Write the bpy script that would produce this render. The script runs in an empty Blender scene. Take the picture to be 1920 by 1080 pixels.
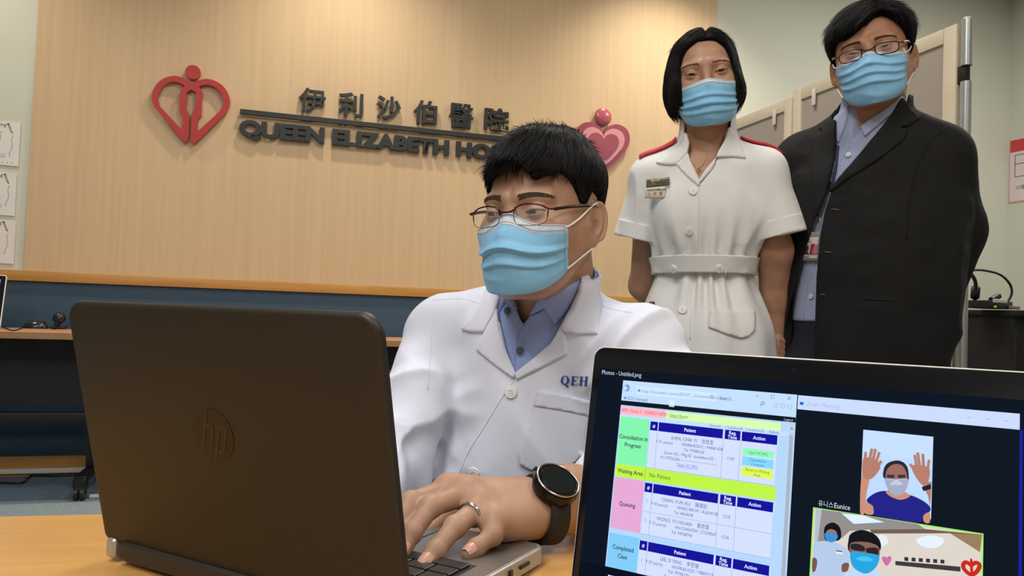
import bpy, bmesh, math, random
import numpy as np
from mathutils import Vector, Matrix
from mathutils.geometry import delaunay_2d_cdt
sc = bpy.context.scene
COL = sc.collection
random.seed(7); RNG = np.random.default_rng(11)

# ---------------------------------------------------------------- camera
FPX = 1440.0; CAMH = 0.95; PITCH = math.atan(45/FPX); ROLL = 0.036
FW = np.array([0, math.cos(PITCH), math.sin(PITCH)])
_U0 = np.array([0, -math.sin(PITCH), math.cos(PITCH)]); _R0 = np.array([1.0, 0, 0])
CR = _R0*math.cos(ROLL)+_U0*math.sin(ROLL); CU = _U0*math.cos(ROLL)-_R0*math.sin(ROLL)
CP = np.array([0, 0, CAMH])
cam = bpy.data.cameras.new('camera'); camo = bpy.data.objects.new('camera', cam); COL.objects.link(camo)
cam.sensor_width = 36.0; cam.lens = 36.0*FPX/1920.0; cam.clip_start = 0.02; cam.clip_end = 60
camo.matrix_world = Matrix(((CR[0], CU[0], -FW[0], CP[0]), (CR[1], CU[1], -FW[1], CP[1]), (CR[2], CU[2], -FW[2], CP[2]), (0, 0, 0, 1)))
sc.camera = camo
# ---------------------------------------------------------------- world, exposure
w = bpy.data.worlds.new('world'); sc.world = w; w.use_nodes = True
w.node_tree.nodes['Background'].inputs[0].default_value = (0.55, 0.55, 0.6, 1)
w.node_tree.nodes['Background'].inputs[1].default_value = 0.05
vs = sc.view_settings
vs.view_transform = 'Standard'; vs.look = 'None'; vs.gamma = 1.0; vs.use_curve_mapping = False
vs.exposure = 0.15
# ceiling panel lamps (x, y, rot, width, length, watts; last two unseen, added as front fill) and wall-washing downlights (distance along wall, watts)
PANELS = [(-0.75, -0.05, 0.29, 0.6, 1.2, 28), (0.1, 2.35, 0.29, 0.6, 1.2, 32), (3.0, 3.6, 0.29, 0.6, 1.2, 56), (-1.5, -1.5, 0.29, 0.6, 1.2, 66), (1.5, -0.9, 0.29, 0.6, 1.2, 34)]
DOWNLIGHTS = [(-0.45, 15), (1.62, 14), (3.72, 19)]
PANEL_COL = (1.0, 0.95, 0.90); DOWN_COL = (1.0, 0.90, 0.76)
CEIL = 3.55

# ---------------------------------------------------------------- geometry helpers
def P(x, y, d):
    "point on the view ray of photo pixel (x, y) at depth d"
    return CP+d*(FW+CR*(x-960)/FPX-CU*(y-540)/FPX)
def rays(px):
    px = np.asarray(px, float).reshape(-1, 2)
    return FW[None]+CR[None]*((px[:, 0:1]-960)/FPX)-CU[None]*((px[:, 1:2]-540)/FPX)
def project(p):
    q = np.asarray(p, float)-CP; d = q@FW
    return np.stack([960+FPX*(q@CR)/d, 540-FPX*(q@CU)/d], -1), d
def ray_plane(px, py, o, u, v):
    r = rays([(px, py)])[0]
    s = np.linalg.solve(np.array([u, v, -r]).T, CP-np.asarray(o)); return s[0], s[1]
def S2L(c):
    return tuple((x/12.92 if x <= .04045 else ((x+.055)/1.055)**2.4) for x in c)
def rgb(r, g, b):
    return S2L((r/255, g/255, b/255))

# ---------------------------------------------------------------- materials
MATS = {}
def mat(name, col, rough=0.5, metal=0.0, noise=0.0, nscale=30.0, stretch=(1, 1, 1), bump=0.0, bscale=200.0, spec=0.5,
        emit=None, estr=1.0, sheen=0.0, coat=0.0, sss=0.0, alpha=1.0, trans=0.0, col2=None, detail=3.0, bstretch=None):
    if name in MATS: return MATS[name]
    m = bpy.data.materials.new(name); m.use_nodes = True; MATS[name] = m
    nt = m.node_tree; b = nt.nodes['Principled BSDF']
    c = tuple(col)+(1,)
    b.inputs['Base Color'].default_value = c; b.inputs['Roughness'].default_value = rough; b.inputs['Metallic'].default_value = metal
    b.inputs['Specular IOR Level'].default_value = spec
    if coat: b.inputs['Coat Weight'].default_value = coat; b.inputs['Coat Roughness'].default_value = 0.15
    if sheen: b.inputs['Sheen Weight'].default_value = sheen
    if sss:
        b.inputs['Subsurface Weight'].default_value = sss; b.inputs['Subsurface Radius'].default_value = (0.012, 0.005, 0.003); b.inputs['Subsurface Scale'].default_value = 0.6
    if trans: b.inputs['Transmission Weight'].default_value = trans
    b.inputs['Alpha'].default_value = alpha
    if emit: b.inputs['Emission Color'].default_value = tuple(emit)+(1,); b.inputs['Emission Strength'].default_value = estr
    tc = None
    if noise or bump:
        tc = nt.nodes.new('ShaderNodeTexCoord')
    if noise:
        mp = nt.nodes.new('ShaderNodeMapping'); mp.inputs['Scale'].default_value = stretch
        n = nt.nodes.new('ShaderNodeTexNoise'); n.inputs['Scale'].default_value = nscale; n.inputs['Detail'].default_value = detail
        r = nt.nodes.new('ShaderNodeValToRGB')
        d2 = tuple(col2) if col2 else tuple(max(0, x*(1-noise)) for x in col)
        d1 = tuple(col) if col2 else tuple(min(1, x*(1+noise)) for x in col)
        r.color_ramp.elements[0].color = d2+(1,); r.color_ramp.elements[1].color = d1+(1,)
        r.color_ramp.elements[0].position = 0.3; r.color_ramp.elements[1].position = 0.7
        nt.links.new(tc.outputs['Object'], mp.inputs[0]); nt.links.new(mp.outputs[0], n.inputs['Vector'])
        nt.links.new(n.outputs[0], r.inputs[0]); nt.links.new(r.outputs[0], b.inputs['Base Color'])
    if bump:
        mp2 = nt.nodes.new('ShaderNodeMapping'); mp2.inputs['Scale'].default_value = bstretch or stretch
        n2 = nt.nodes.new('ShaderNodeTexNoise'); n2.inputs['Scale'].default_value = bscale; n2.inputs['Detail'].default_value = 2
        bp = nt.nodes.new('ShaderNodeBump'); bp.inputs['Strength'].default_value = bump; bp.inputs['Distance'].default_value = 0.002
        nt.links.new(tc.outputs['Object'], mp2.inputs[0]); nt.links.new(mp2.outputs[0], n2.inputs['Vector'])
        nt.links.new(n2.outputs[0], bp.inputs['Height']); nt.links.new(bp.outputs[0], b.inputs['Normal'])
    return m
def emat(name, col, s=1.0):
    "a glowing screen pixel colour"
    if name in MATS: return MATS[name]
    m = bpy.data.materials.new(name); m.use_nodes = True; MATS[name] = m
    nt = m.node_tree; nt.nodes.clear()
    e = nt.nodes.new('ShaderNodeEmission'); e.inputs[0].default_value = tuple(col)+(1,); e.inputs[1].default_value = s
    o = nt.nodes.new('ShaderNodeOutputMaterial'); nt.links.new(e.outputs[0], o.inputs[0])
    return m

# ---------------------------------------------------------------- object helpers
def link(o, parent=None):
    COL.objects.link(o)
    if parent is not None: o.parent = parent
    return o
def tag(o, label=None, cat=None, group=None, kind=None):
    if label: o['label'] = label
    if cat: o['category'] = cat
    if group: o['group'] = group
    if kind: o['kind'] = kind
    return o
def empty(name, loc=(0, 0, 0), rz=0.0, label=None, cat=None, group=None):
    o = bpy.data.objects.new(name, None); o.empty_display_size = 0.05; link(o)
    o.location = tuple(loc); o.rotation_euler = (0, 0, rz)
    return tag(o, label, cat, group)
def mesh_np(name, V, faces, m, parent=None, smooth=True, org=(0, 0, 0)):
    "V (n,3), faces (k,4) or (k,3) int array, or a list of those with shared V"
    V = np.asarray(V, np.float32)-np.asarray(org, np.float32)
    me = bpy.data.meshes.new(name)
    fl = [np.asarray(f, np.int32) for f in (faces if isinstance(faces, list) else [faces])]
    fl = [f for f in fl if len(f)]
    li = np.concatenate([f.ravel() for f in fl]) if fl else np.zeros(0, np.int32)
    tot = np.concatenate([np.full(len(f), f.shape[1], np.int32) for f in fl]) if fl else np.zeros(0, np.int32)
    st = np.concatenate([[0], np.cumsum(tot)[:-1]]).astype(np.int32) if len(tot) else tot
    me.vertices.add(len(V)); me.vertices.foreach_set('co', V.ravel())
    me.loops.add(len(li)); me.loops.foreach_set('vertex_index', li)
    me.polygons.add(len(tot)); me.polygons.foreach_set('loop_start', st); me.polygons.foreach_set('loop_total', tot)
    me.update(calc_edges=True); me.validate()
    if smooth: me.polygons.foreach_set('use_smooth', np.ones(len(me.polygons), bool))
    for mm in (m if isinstance(m, (list, tuple)) else [m]): me.materials.append(mm)
    return link(bpy.data.objects.new(name, me), parent)
def obj_bm(name, bm, m, parent=None, smooth=False, loc=None):
    me = bpy.data.meshes.new(name); bm.normal_update(); bm.to_mesh(me); bm.free()
    for mm in (m if isinstance(m, (list, tuple)) else [m]): me.materials.append(mm)
    if smooth:
        me.polygons.foreach_set('use_smooth', np.ones(len(me.polygons), bool))
        try: me.set_sharp_from_angle(angle=math.radians(35))
        except Exception: pass
    o = link(bpy.data.objects.new(name, me), parent)
    if loc is not None: o.location = tuple(loc)
    return o
def bm_box(bm, c, s, bevel=0.0, seg=2, M=None, mi=0):
    r = bmesh.ops.create_cube(bm, size=1.0)
    vs_ = r['verts']
    bmesh.ops.scale(bm, vec=s, verts=vs_)
    if bevel:
        es = list({e for v in vs_ for e in v.link_edges})
        rb = bmesh.ops.bevel(bm, geom=es, offset=bevel, segments=seg, affect='EDGES', profile=0.6)
        vs_ = list({v for f in rb['faces'] for v in f.verts} | {v for v in vs_ if v.is_valid})
    bmesh.ops.translate(bm, vec=c, verts=vs_)
    if M is not None: bmesh.ops.transform(bm, matrix=M, verts=vs_)
    for f in {f for v in vs_ for f in v.link_faces}: f.material_index = mi
    return vs_
def box(name, c, s, m, parent=None, bevel=0.0, seg=2, smooth=None):
    bm = bmesh.new(); bm_box(bm, c, s, bevel, seg)
    return obj_bm(name, bm, m, parent, smooth=bool(bevel) if smooth is None else smooth)
def bm_cyl(bm, c, r1, r2, h, seg=24, M=None, mi=0):
    r = bmesh.ops.create_cone(bm, cap_ends=True, segments=seg, radius1=r1, radius2=r2, depth=h)
    vs_ = r['verts']; bmesh.ops.translate(bm, vec=c, verts=vs_)
    if M is not None: bmesh.ops.transform(bm, matrix=M, verts=vs_)
    for f in {f for v in vs_ for f in v.link_faces}: f.material_index = mi
    return vs_
def tube_np(pts, rad, seg=8, closed=False, caps=True):
    "tube along a polyline -> V, quads"
    pts = np.asarray(pts, float); n = len(pts)
    rad = np.full(n, rad) if np.isscalar(rad) else np.asarray(rad, float)
    if closed:
        T = np.roll(pts, -1, 0)-np.roll(pts, 1, 0)
    else:
        T = np.gradient(pts, axis=0)
    T /= np.linalg.norm(T, axis=1)[:, None]+1e-12
    up = np.array([0, 0, 1.0]) if abs(T[0, 2]) < .9 else np.array([1.0, 0, 0])
    N = np.cross(T[0], up); N /= np.linalg.norm(N); Ns = [N]
    for i in range(1, n):
        N = N-T[i]*(N@T[i]); N /= np.linalg.norm(N)+1e-12; Ns.append(N)
    Ns = np.array(Ns); B = np.cross(T, Ns)
    a = np.linspace(0, 2*np.pi, seg, endpoint=False)
    V = (pts[:, None]+rad[:, None, None]*(np.cos(a)[None, :, None]*Ns[:, None]+np.sin(a)[None, :, None]*B[:, None])).reshape(-1, 3)
    q = []
    m_ = n if closed else n-1
    i = np.arange(m_)[:, None]; j = np.arange(seg)[None]
    i2 = (i+1) % n; j2 = (j+1) % seg
    Q = np.stack([(i*seg+j), (i*seg+j2), (i2*seg+j2), (i2*seg+j)], -1).reshape(-1, 4)
    if caps and not closed:
        V = np.vstack([V, pts[:1], pts[-1:]]); a0 = n*seg; a1 = a0+1
        jj = np.arange(seg); j3 = (jj+1) % seg
        c0 = np.stack([np.full(seg, a0), j3, jj, jj], -1)[:, :3]
        c1 = np.stack([np.full(seg, a1), (n-1)*seg+jj, (n-1)*seg+j3], -1)
        return V, [Q, np.vstack([c0, c1])]
    return V, [Q]
def join_np(parts):
    "list of (V, [faces...]) -> V, faces list"
    Vs = []; fs = {}; o = 0
    for V, F in parts:
        Vs.append(np.asarray(V, float))
        for f in (F if isinstance(F, list) else [F]):
            f = np.asarray(f)
            if len(f): fs.setdefault(f.shape[1], []).append(f+o)
        o += len(V)
    return np.vstack(Vs), [np.vstack(v) for v in fs.values()]
def tube(name, pts, rad, m, parent=None, seg=8, closed=False, org=(0, 0, 0)):
    V, F = tube_np(pts, rad, seg, closed); return mesh_np(name, V, F, m, parent, True, org)
def catmull(pts, n=8, closed=False):
    p = np.asarray(pts, float); k = len(p); out = []
    rng = range(k) if closed else range(k-1)
    for i in rng:
        p0 = p[(i-1) % k] if closed or i > 0 else 2*p[0]-p[1]
        p1 = p[i]; p2 = p[(i+1) % k]
        p3 = p[(i+2) % k] if closed or i+2 < k else 2*p[-1]-p[-2]
        for t in np.linspace(0, 1, n, endpoint=False):
            out.append(.5*((2*p1)+(-p0+p2)*t+(2*p0-5*p1+4*p2-p3)*t*t+(-p0+3*p1-3*p2+p3)*t**3))
    if not closed: out.append(p[-1])
    return np.array(out)
def prism(name, poly, t, m, parent=None, holes=(), M=None, bevel=0.0, z0=0.0, smooth=False):
    "2D polygon (with holes) extruded from z0 to z0+t, placed by M"
    loops = [list(map(tuple, poly))]+[list(map(tuple, h)) for h in holes]
    pts = []; edges = []
    for lp in loops:
        b = len(pts); pts += [Vector(q) for q in lp]; edges += [(b+i, b+(i+1) % len(lp)) for i in range(len(lp))]
    vo, eo, fo, *_ = delaunay_2d_cdt(pts, edges, [], 1, 1e-7)
    if holes:
        def inside(c, lp):
            r = False
            for (x1, y1), (x2, y2) in zip(lp, lp[1:]+lp[:1]):
                if (y1 > c[1]) != (y2 > c[1]) and c[0] < (x2-x1)*(c[1]-y1)/(y2-y1)+x1: r = not r
            return r
        cs = [sum((vo[i] for i in f), Vector((0, 0)))/len(f) for f in fo]
        fo = [f for f, c in zip(fo, cs) if inside(c, loops[0]) and not any(inside(c, h) for h in loops[1:])]
    bm = bmesh.new(); vv = [bm.verts.new((q[0], q[1], z0)) for q in vo]
    fs = []
    for f in fo:
        try: fs.append(bm.faces.new([vv[i] for i in f]))
        except ValueError: pass
    if t:
        r = bmesh.ops.extrude_face_region(bm, geom=fs)
        bmesh.ops.translate(bm, vec=(0, 0, t), verts=[g for g in r['geom'] if isinstance(g, bmesh.types.BMVert)])
    for v in [v for v in bm.verts if not v.link_faces]: bm.verts.remove(v)
    bmesh.ops.recalc_face_normals(bm, faces=bm.faces)
    if M is not None: bmesh.ops.transform(bm, matrix=M, verts=bm.verts)
    return obj_bm(name, bm, m, parent, smooth)
TXT = {}
def text_geo(body, size=1.0, offset=0.0, extrude=0.0, align='LEFT', shear=0.0, space=1.0, res=3):
    "text as V, tris (flat or extruded) in its own xy plane, origin on the baseline"
    key = (body, size, offset, extrude, align, shear, space, res)
    if key in TXT: return TXT[key]
    cu = bpy.data.curves.new('t', 'FONT'); cu.body = body; cu.size = size; cu.offset = offset; cu.extrude = extrude
    cu.align_x = align; cu.shear = shear; cu.space_character = space; cu.resolution_u = res
    o = bpy.data.objects.new('t', cu); COL.objects.link(o)
    dg = bpy.context.evaluated_depsgraph_get(); dg.update()
    me = bpy.data.meshes.new_from_object(o.evaluated_get(dg)); me.calc_loop_triangles()
    V = np.zeros(len(me.vertices)*3, np.float32); me.vertices.foreach_get('co', V); V = V.reshape(-1, 3).astype(float)
    T = np.zeros(len(me.loop_triangles)*3, np.int32); me.loop_triangles.foreach_get('vertices', T); T = T.reshape(-1, 3)
    bpy.data.objects.remove(o); bpy.data.curves.remove(cu); bpy.data.meshes.remove(me)
    TXT[key] = (V, T); return V, T
# ================================================================ the room
W0 = np.array([-2.628, 4.03, 0.0]); WU = np.array([0.957, 0.290, 0.0]); WU /= np.linalg.norm(WU); WN = np.array([WU[1], -WU[0], 0.0])
WANG = math.atan2(WU[1], WU[0])
def wall_uz(x, y, off=0.0):
    return ray_plane(x, y, W0+WN*off, WU, np.array([0, 0, 1.0]))
def WP(u, z, off=0.0):
    return W0+WU*u+WN*off+np.array([0, 0, z])
WM = Matrix(((WU[0], 0, WN[0], W0[0]), (WU[1], 0, WN[1], W0[1]), (0, 1, 0, 0), (0, 0, 0, 1)))   # local x along wall, y up, z out of wall
def wall_box(name, u0, u1, z0, z1, o0, o1, m, parent=None, bevel=0.0):
    bm = bmesh.new(); bm_box(bm, ((u0+u1)/2, (z0+z1)/2, (o0+o1)/2), (abs(u1-u0), abs(z1-z0), abs(o1-o0)), bevel, 2, WM)
    return obj_bm(name, bm, m, parent, bool(bevel))
def structure(o): o['kind'] = 'structure'; return o

def wood(name, c1, c2, scale, stretch, rough=0.45, bump=0.05, coat=0.0, c3=None):
    m = bpy.data.materials.new(name); m.use_nodes = True; MATS[name] = m; nt = m.node_tree; b = nt.nodes['Principled BSDF']
    tc = nt.nodes.new('ShaderNodeTexCoord'); mp = nt.nodes.new('ShaderNodeMapping'); mp.inputs['Scale'].default_value = stretch
    n = nt.nodes.new('ShaderNodeTexNoise'); n.inputs['Scale'].default_value = scale; n.inputs['Detail'].default_value = 5; n.inputs['Roughness'].default_value = 0.6
    r = nt.nodes.new('ShaderNodeValToRGB'); r.color_ramp.elements[0].position = .3; r.color_ramp.elements[1].position = .7
    r.color_ramp.elements[0].color = tuple(c2)+(1,); r.color_ramp.elements[1].color = tuple(c1)+(1,)
    nt.links.new(tc.outputs['Object'], mp.inputs[0]); nt.links.new(mp.outputs[0], n.inputs['Vector']); nt.links.new(n.outputs[0], r.inputs[0])
    nt.links.new(r.outputs[0], b.inputs['Base Color'])
    bp = nt.nodes.new('ShaderNodeBump'); bp.inputs['Strength'].default_value = bump; bp.inputs['Distance'].default_value = .001
    nt.links.new(n.outputs[0], bp.inputs['Height']); nt.links.new(bp.outputs[0], b.inputs['Normal'])
    b.inputs['Roughness'].default_value = rough
    if coat: b.inputs['Coat Weight'].default_value = coat; b.inputs['Coat Roughness'].default_value = .2
    return m
M_PANEL = wood('maple_panel', rgb(209, 180, 141), rgb(200, 170, 130), 1.0, (38, 38, 0.7), .5)
M_LEDGE = wood('honey_oak', rgb(196, 146, 78), rgb(180, 130, 62), 1.0, (3, 3, 60), .35, coat=.2)
M_WALL = mat('cream_paint', rgb(205, 206, 190), .7, noise=.015, nscale=3, bump=.05, bscale=150)
M_CEIL = mat('ceiling_paint', rgb(205, 203, 196), .8, noise=.02, nscale=4)
M_FABRICWALL = mat('blue_fabric_board', rgb(62, 84, 104), .95, noise=.10, nscale=260, bump=.35, bscale=500)
M_PIPE = mat('white_trunking', rgb(215, 210, 200), .5, noise=.03, nscale=10)
M_BLACKP = mat('black_plastic', rgb(24, 24, 25), .45, noise=.1, nscale=80)
M_BLACKM = mat('black_powder_metal', rgb(28, 27, 26), .4, metal=.3, noise=.1, nscale=120)

UP_E = wall_uz(1343, 35)[0]            # right edge of the wood panel
U_L = wall_uz(60, 250)[0]              # left edge of the wood panel
Z_LEDGE = wall_uz(400, 522.5)[1]; Z_LB = wall_uz(400, 541)[1]
Z_BB = wall_uz(100, 853.6)[1]; Z_PT = wall_uz(100, 876.5, .02)[1]; Z_PB = wall_uz(100, 885.5, .02)[1]
UR = wall_uz(1891, 250)[0]; ULF = -4.0          # right corner of the room, far left corner

# carpet with lighter field tiles
def carpet(name, c, c2):
    return mat(name, c, .95, noise=.2, nscale=90, bump=.5, bscale=300, col2=c2, detail=6)
M_CARPET = carpet('blue_grey_carpet', rgb(104, 122, 138), rgb(82, 98, 116)); M_CARPET2 = carpet('pale_carpet', rgb(150, 162, 166), rgb(120, 136, 142))
bm = bmesh.new(); bm_box(bm, (1.0, 1.0, -.05), (18, 14, .1)); floor = structure(obj_bm('floor', bm, M_CARPET))
# loose-laid paler carpet strips: the joint is where the desk feet stand
def onz(x, y, z):
    r = rays([(x, y)])[0]; return CP+r*(z-CAMH)/r[2]
pj = onz(100, 938.5, 0); OJ = float((pj-W0)@WN)
for k, (o0, o1) in enumerate(((OJ, OJ+1.2), (OJ+1.215, OJ+2.4))):
    for j in range(-2, 5):
        bm = bmesh.new(); bm_box(bm, (j*1.2+.6, .0015, (o0+o1)/2), (1.195, .003, o1-o0-.004), 0, 2, WM)
        obj_bm('carpet_tile', bm, M_CARPET2, floor)
structure(wall_box('wall_back', ULF, UR, 0, CEIL, -.15, 0, M_WALL))
bp_ = structure(wall_box('wall_wood_panelling', U_L, UP_E, Z_LEDGE-.02, CEIL, 0.0, .012, M_PANEL))
structure(wall_box('wall_fabric_dado', ULF, UR, Z_BB, Z_LB, 0.0, .01, M_FABRICWALL))
tr = structure(wall_box('trim_1', ULF, UR, Z_LB, Z_LEDGE, 0.0, .028, M_LEDGE, bevel=.003))
structure(wall_box('baseboard_back', ULF, UR, 0, Z_BB, 0.0, .018, M_LEDGE))
structure(wall_box('trim_2', ULF, UR, Z_PB, Z_PT, .018, .042, M_PIPE, bevel=.004))
M_OTHERWALL = mat('grey_cream_paint', rgb(190, 186, 172), .8, noise=.02, nscale=3)
def plain_wall(name, a, b):
    a = np.array(a); b = np.array(b); d = (b-a)/np.linalg.norm(b-a); nrm = np.array([d[1], -d[0]])
    bm = bmesh.new(); L = np.linalg.norm(b-a)
    M = Matrix(((d[0], nrm[0], 0, a[0]), (d[1], nrm[1], 0, a[1]), (0, 0, 1, 0), (0, 0, 0, 1)))
    bm_box(bm, (L/2, .075, CEIL/2), (L, .15, CEIL), 0, 2, M); return structure(obj_bm(name, bm, M_OTHERWALL))
CA = WP(ULF, 0)[:2]; CB = WP(UR, 0)[:2]; CC = CB+WN[:2]*7.2; CD = CA+WN[:2]*7.2
plain_wall('wall_right', CC, CB).data.materials[0] = M_WALL; plain_wall('wall_front', CD, CC); plain_wall('wall_left', CA, CD)
bm = bmesh.new(); bm_box(bm, (2.75, CEIL+.05, 3.5), (14.2, .1, 7.6), 0, 2, WM); ceiling = structure(obj_bm('ceiling', bm, M_CEIL))
# right side wall: dado, ledge and baseboard run on round the corner
RM = Matrix(((WN[0], 0, -WU[0], W0[0]+WU[0]*UR), (WN[1], 0, -WU[1], W0[1]+WU[1]*UR), (0, 1, 0, 0), (0, 0, 0, 1)))   # x towards camera, y up, z into the room
def side_box(name, s0, s1, z0, z1, o0, o1, m, bevel=0.0):
    bm = bmesh.new(); bm_box(bm, ((s0+s1)/2, (z0+z1)/2, (o0+o1)/2), (s1-s0, z1-z0, o1-o0), bevel, 2, RM); return structure(obj_bm(name, bm, m, None, bool(bevel)))
side_box('wall_right_dado', .012, 7.1, Z_BB, Z_LB, 0, .01, M_FABRICWALL); side_box('trim_3', .03, 7.1, Z_LB, Z_LEDGE, 0, .028, M_LEDGE, .003); side_box('baseboard_right', .02, 7.1, 0, Z_BB, 0, .018, M_LEDGE)
def side_sz(x, y): return ray_plane(x, y, WP(UR, 0), WN, np.array([0, 0, 1.0]))

# ---------------------------------------------------------------- ceiling lamps
M_LAMPFRAME = mat('white_lamp_frame', rgb(230, 230, 228), .4, noise=.02)
def area(name, loc, sx, sy, watts, col, parent, spread=math.pi, rz=0.0):
    L = bpy.data.lights.new(name, 'AREA'); L.shape = 'RECTANGLE'; L.size = sx; L.size_y = sy; L.energy = watts; L.color = col; L.spread = spread
    o = bpy.data.objects.new(name, L); COL.objects.link(o); o.location = loc; o.rotation_euler = (0, 0, rz); o.parent = parent; return o
plabs = ['fluorescent ceiling panel lamp above the meeting table', 'fluorescent ceiling panel lamp above the training desks', 'fluorescent ceiling panel lamp behind the two standing people', 'unseen fill panel lamp added behind the camera', 'unseen fill panel lamp added right of the camera']
for i, (x, y, rz, sx, sy, wt) in enumerate(PANELS):
    e = empty('ceiling_lamp', (x, y, CEIL), rz, plabs[i], 'ceiling lamp', 'ceiling panel lamps')
    bm = bmesh.new()
    for cx, cy, lx, ly in ((-sx/2, 0, .03, sy+.03), (sx/2, 0, .03, sy+.03), (0, -sy/2, sx, .03), (0, sy/2, sx, .03)): bm_box(bm, (cx, cy, -.015), (lx, ly, .03), .003)
    obj_bm('frame', bm, M_LAMPFRAME, e, True)
    box('diffuser', (0, 0, -.008), (sx-.03, sy-.03, .008), emat('lamp_glow', PANEL_COL, 3.0), e)
    area('lamp_light', (0, 0, -.035), sx-.04, sy-.04, wt, PANEL_COL, e)
dl = ['recessed downlight over the left end of the wood panel', 'recessed downlight over the hospital lettering', 'recessed downlight over the right end of the wood panel']
for i, (u, wt) in enumerate(DOWNLIGHTS):
    p = WP(u, CEIL, .60)
    e = empty('downlight', p, 0, dl[i], 'downlight', 'wall washing downlights')
    bm = bmesh.new(); bmesh.ops.create_cone(bm, cap_ends=False, segments=32, radius1=.075, radius2=.06, depth=.02); obj_bm('trim_ring', bm, M_LAMPFRAME, e, True, (0, 0, -.01))
    bm = bmesh.new(); bmesh.ops.create_circle(bm, cap_ends=True, segments=32, radius=.058); obj_bm('lamp_face', bm, emat('downlight_glow', DOWN_COL, 6.0), e, False, (0, 0, -.004))
    L = bpy.data.lights.new('downlight_light', 'SPOT'); L.energy = wt*6; L.color = DOWN_COL; L.spot_size = math.radians(118); L.spot_blend = .9; L.shadow_soft_size = .05
    o = bpy.data.objects.new('downlight_light', L); COL.objects.link(o); o.parent = e; o.location = (0, 0, -.03)

# ---------------------------------------------------------------- hospital sign
M_LET = mat('dark_green_black_letter', rgb(25, 28, 26), .5, noise=.08, nscale=60)
M_RED = mat('red_emblem', rgb(170, 15, 9), .4, noise=.04, nscale=40)
OFFW = .034
def wuz(x, y): return wall_uz(x, y, OFFW+.012)
def place_text(name, ch, quad, m, parent, bold=0.0, depth=.022):
    "one raised letter: its outline is fitted into the box quad = (u0, u1, z0, z1)"
    V, T = text_geo(ch, 1.0, bold, .5, res=4)
    V = V.copy(); lo = V.min(0); hi = V.max(0); u0, u1, z0, z1 = quad
    V[:, 0] = u0+(V[:, 0]-lo[0])/(hi[0]-lo[0])*(u1-u0); V[:, 1] = z0+(V[:, 1]-lo[1])/(hi[1]-lo[1])*(z1-z0)
    V[:, 2] = OFFW-depth/2+(V[:, 2]+.5)*depth
    A = np.array(WM); Wd = V@A[:3, :3].T+A[:3, 3]
    return mesh_np(name, Wd, T, m, parent, False, parent.location)
sign = empty('hospital_sign', WP(wuz(700, 230)[0], wuz(700, 230)[1]), 0, 'dark raised hospital name in Chinese and English letters with underline bar', 'sign')
ub0, zb0 = wuz(450, 210); ub1, zb1 = wuz(942, 260)
zt = wuz(450, 203.7)[1]; zbm = wuz(450, 213)[1]
E_END = 0.0
# english line: letter boxes from measured ends; QUEEN ELIZABETH HOSPITAL
uQ, zQt = wuz(451, 224); _, zQb = wuz(500, 257.5)
uHend, _ = wuz(841, 275)
capz1 = wuz(560, 234.5)[1]; capz0 = wuz(560, 264.3)[1]
adv = {}
def text_w(s):
    V, T = text_geo(s, 1.0, .018, 0.0, res=4); return V[:, 0].min(), V[:, 0].max()
l0, l1 = text_w('QUEEN ELIZABETH'); f_ = (uHend-uQ)/(l1-l0)
full = 'QUEEN ELIZABETH HOSPITAL'
Vh, _ = text_geo('H', 1.0, .018, 0, res=4); capu = Vh[:, 1].max()-Vh[:, 1].min()
for i, ch in enumerate(full):
    if ch == ' ': continue
    a = text_w(full[:i+1])[1]; V1, _ = text_geo(ch, 1.0, .018, 0, res=4); wv = V1[:, 0].max()-V1[:, 0].min()
    zlo = (V1[:, 1].min()-Vh[:, 1].min())/capu; zhi = (V1[:, 1].max()-Vh[:, 1].min())/capu
    u1 = uQ+(a-l0)*f_; u0 = u1-wv*f_; u0 -= .006; u1 += .006; H_ = capz1-capz0
    place_text('letter', ch, (u0, u1, capz0+zlo*H_, capz0+zhi*H_), M_LET, sign, .054)
U_TEXT_END = uQ+(text_w(full)[1]-l0)*f_
bm = bmesh.new(); bm_box(bm, ((ub0+U_TEXT_END)/2, (zt+zbm)/2, OFFW), (U_TEXT_END-ub0, zt-zbm, .022), .001, 1, Matrix.Translation(-Vector(sign.location)) @ WM); obj_bm('underline_bar', bm, M_LET, sign)
for ch, (xa, ya, xb, yb) in zip('伊利沙伯醫院', ((560, 163, 611, 211), (635, 171, 681, 219), (706, 178, 752, 225), (776, 186, 820, 233), (843, 192, 888, 241), (909, 200, 955, 246))):
    u0, z1 = wuz(xa, (ya+yb)/2)[0], wuz((xa+xb)/2, ya+2)[1]; u1, z0 = wuz(xb, (ya+yb)/2)[0], wuz((xa+xb)/2, yb-1)[1]
    place_text('character', ch, (u0, u1, z0, z1), M_LET, sign, .012 if ch in '醫伊' else .022)

# red emblem: heart outline with an inner figure
def wpoly(pts): return [wuz(*p) for p in pts]
def S(cx, cy): return (280+cx*200/1271, 110+cy*200/1271)
outer = catmull([S(*p) for p in ((512, 296), (420, 238), (300, 203), (160, 240), (60, 340), (25, 470), (60, 570))], 6)[:-1].tolist()
outer += [S(60, 572), S(395, 970), S(440, 1000), S(466, 960), S(478, 690), S(455, 620), S(436, 600)]
outer += [S(446, 400), S(500, 368), S(556, 400), S(552, 605), S(512, 625), S(508, 690), S(494, 985), S(530, 1012), S(570, 985)]
outer += catmull([S(*p) for p in ((570, 985), (880, 680), (940, 600), (962, 510), (930, 400), (860, 310), (760, 255), (670, 240), (580, 260), (512, 296))], 5)[1:-1].tolist()
hl = catmull([S(*p) for p in ((120, 560), (103, 460), (150, 350), (220, 290), (310, 275), (380, 295), (425, 325))], 5).tolist()+[S(370, 380), S(358, 640), S(396, 690), S(390, 852)]
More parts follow.
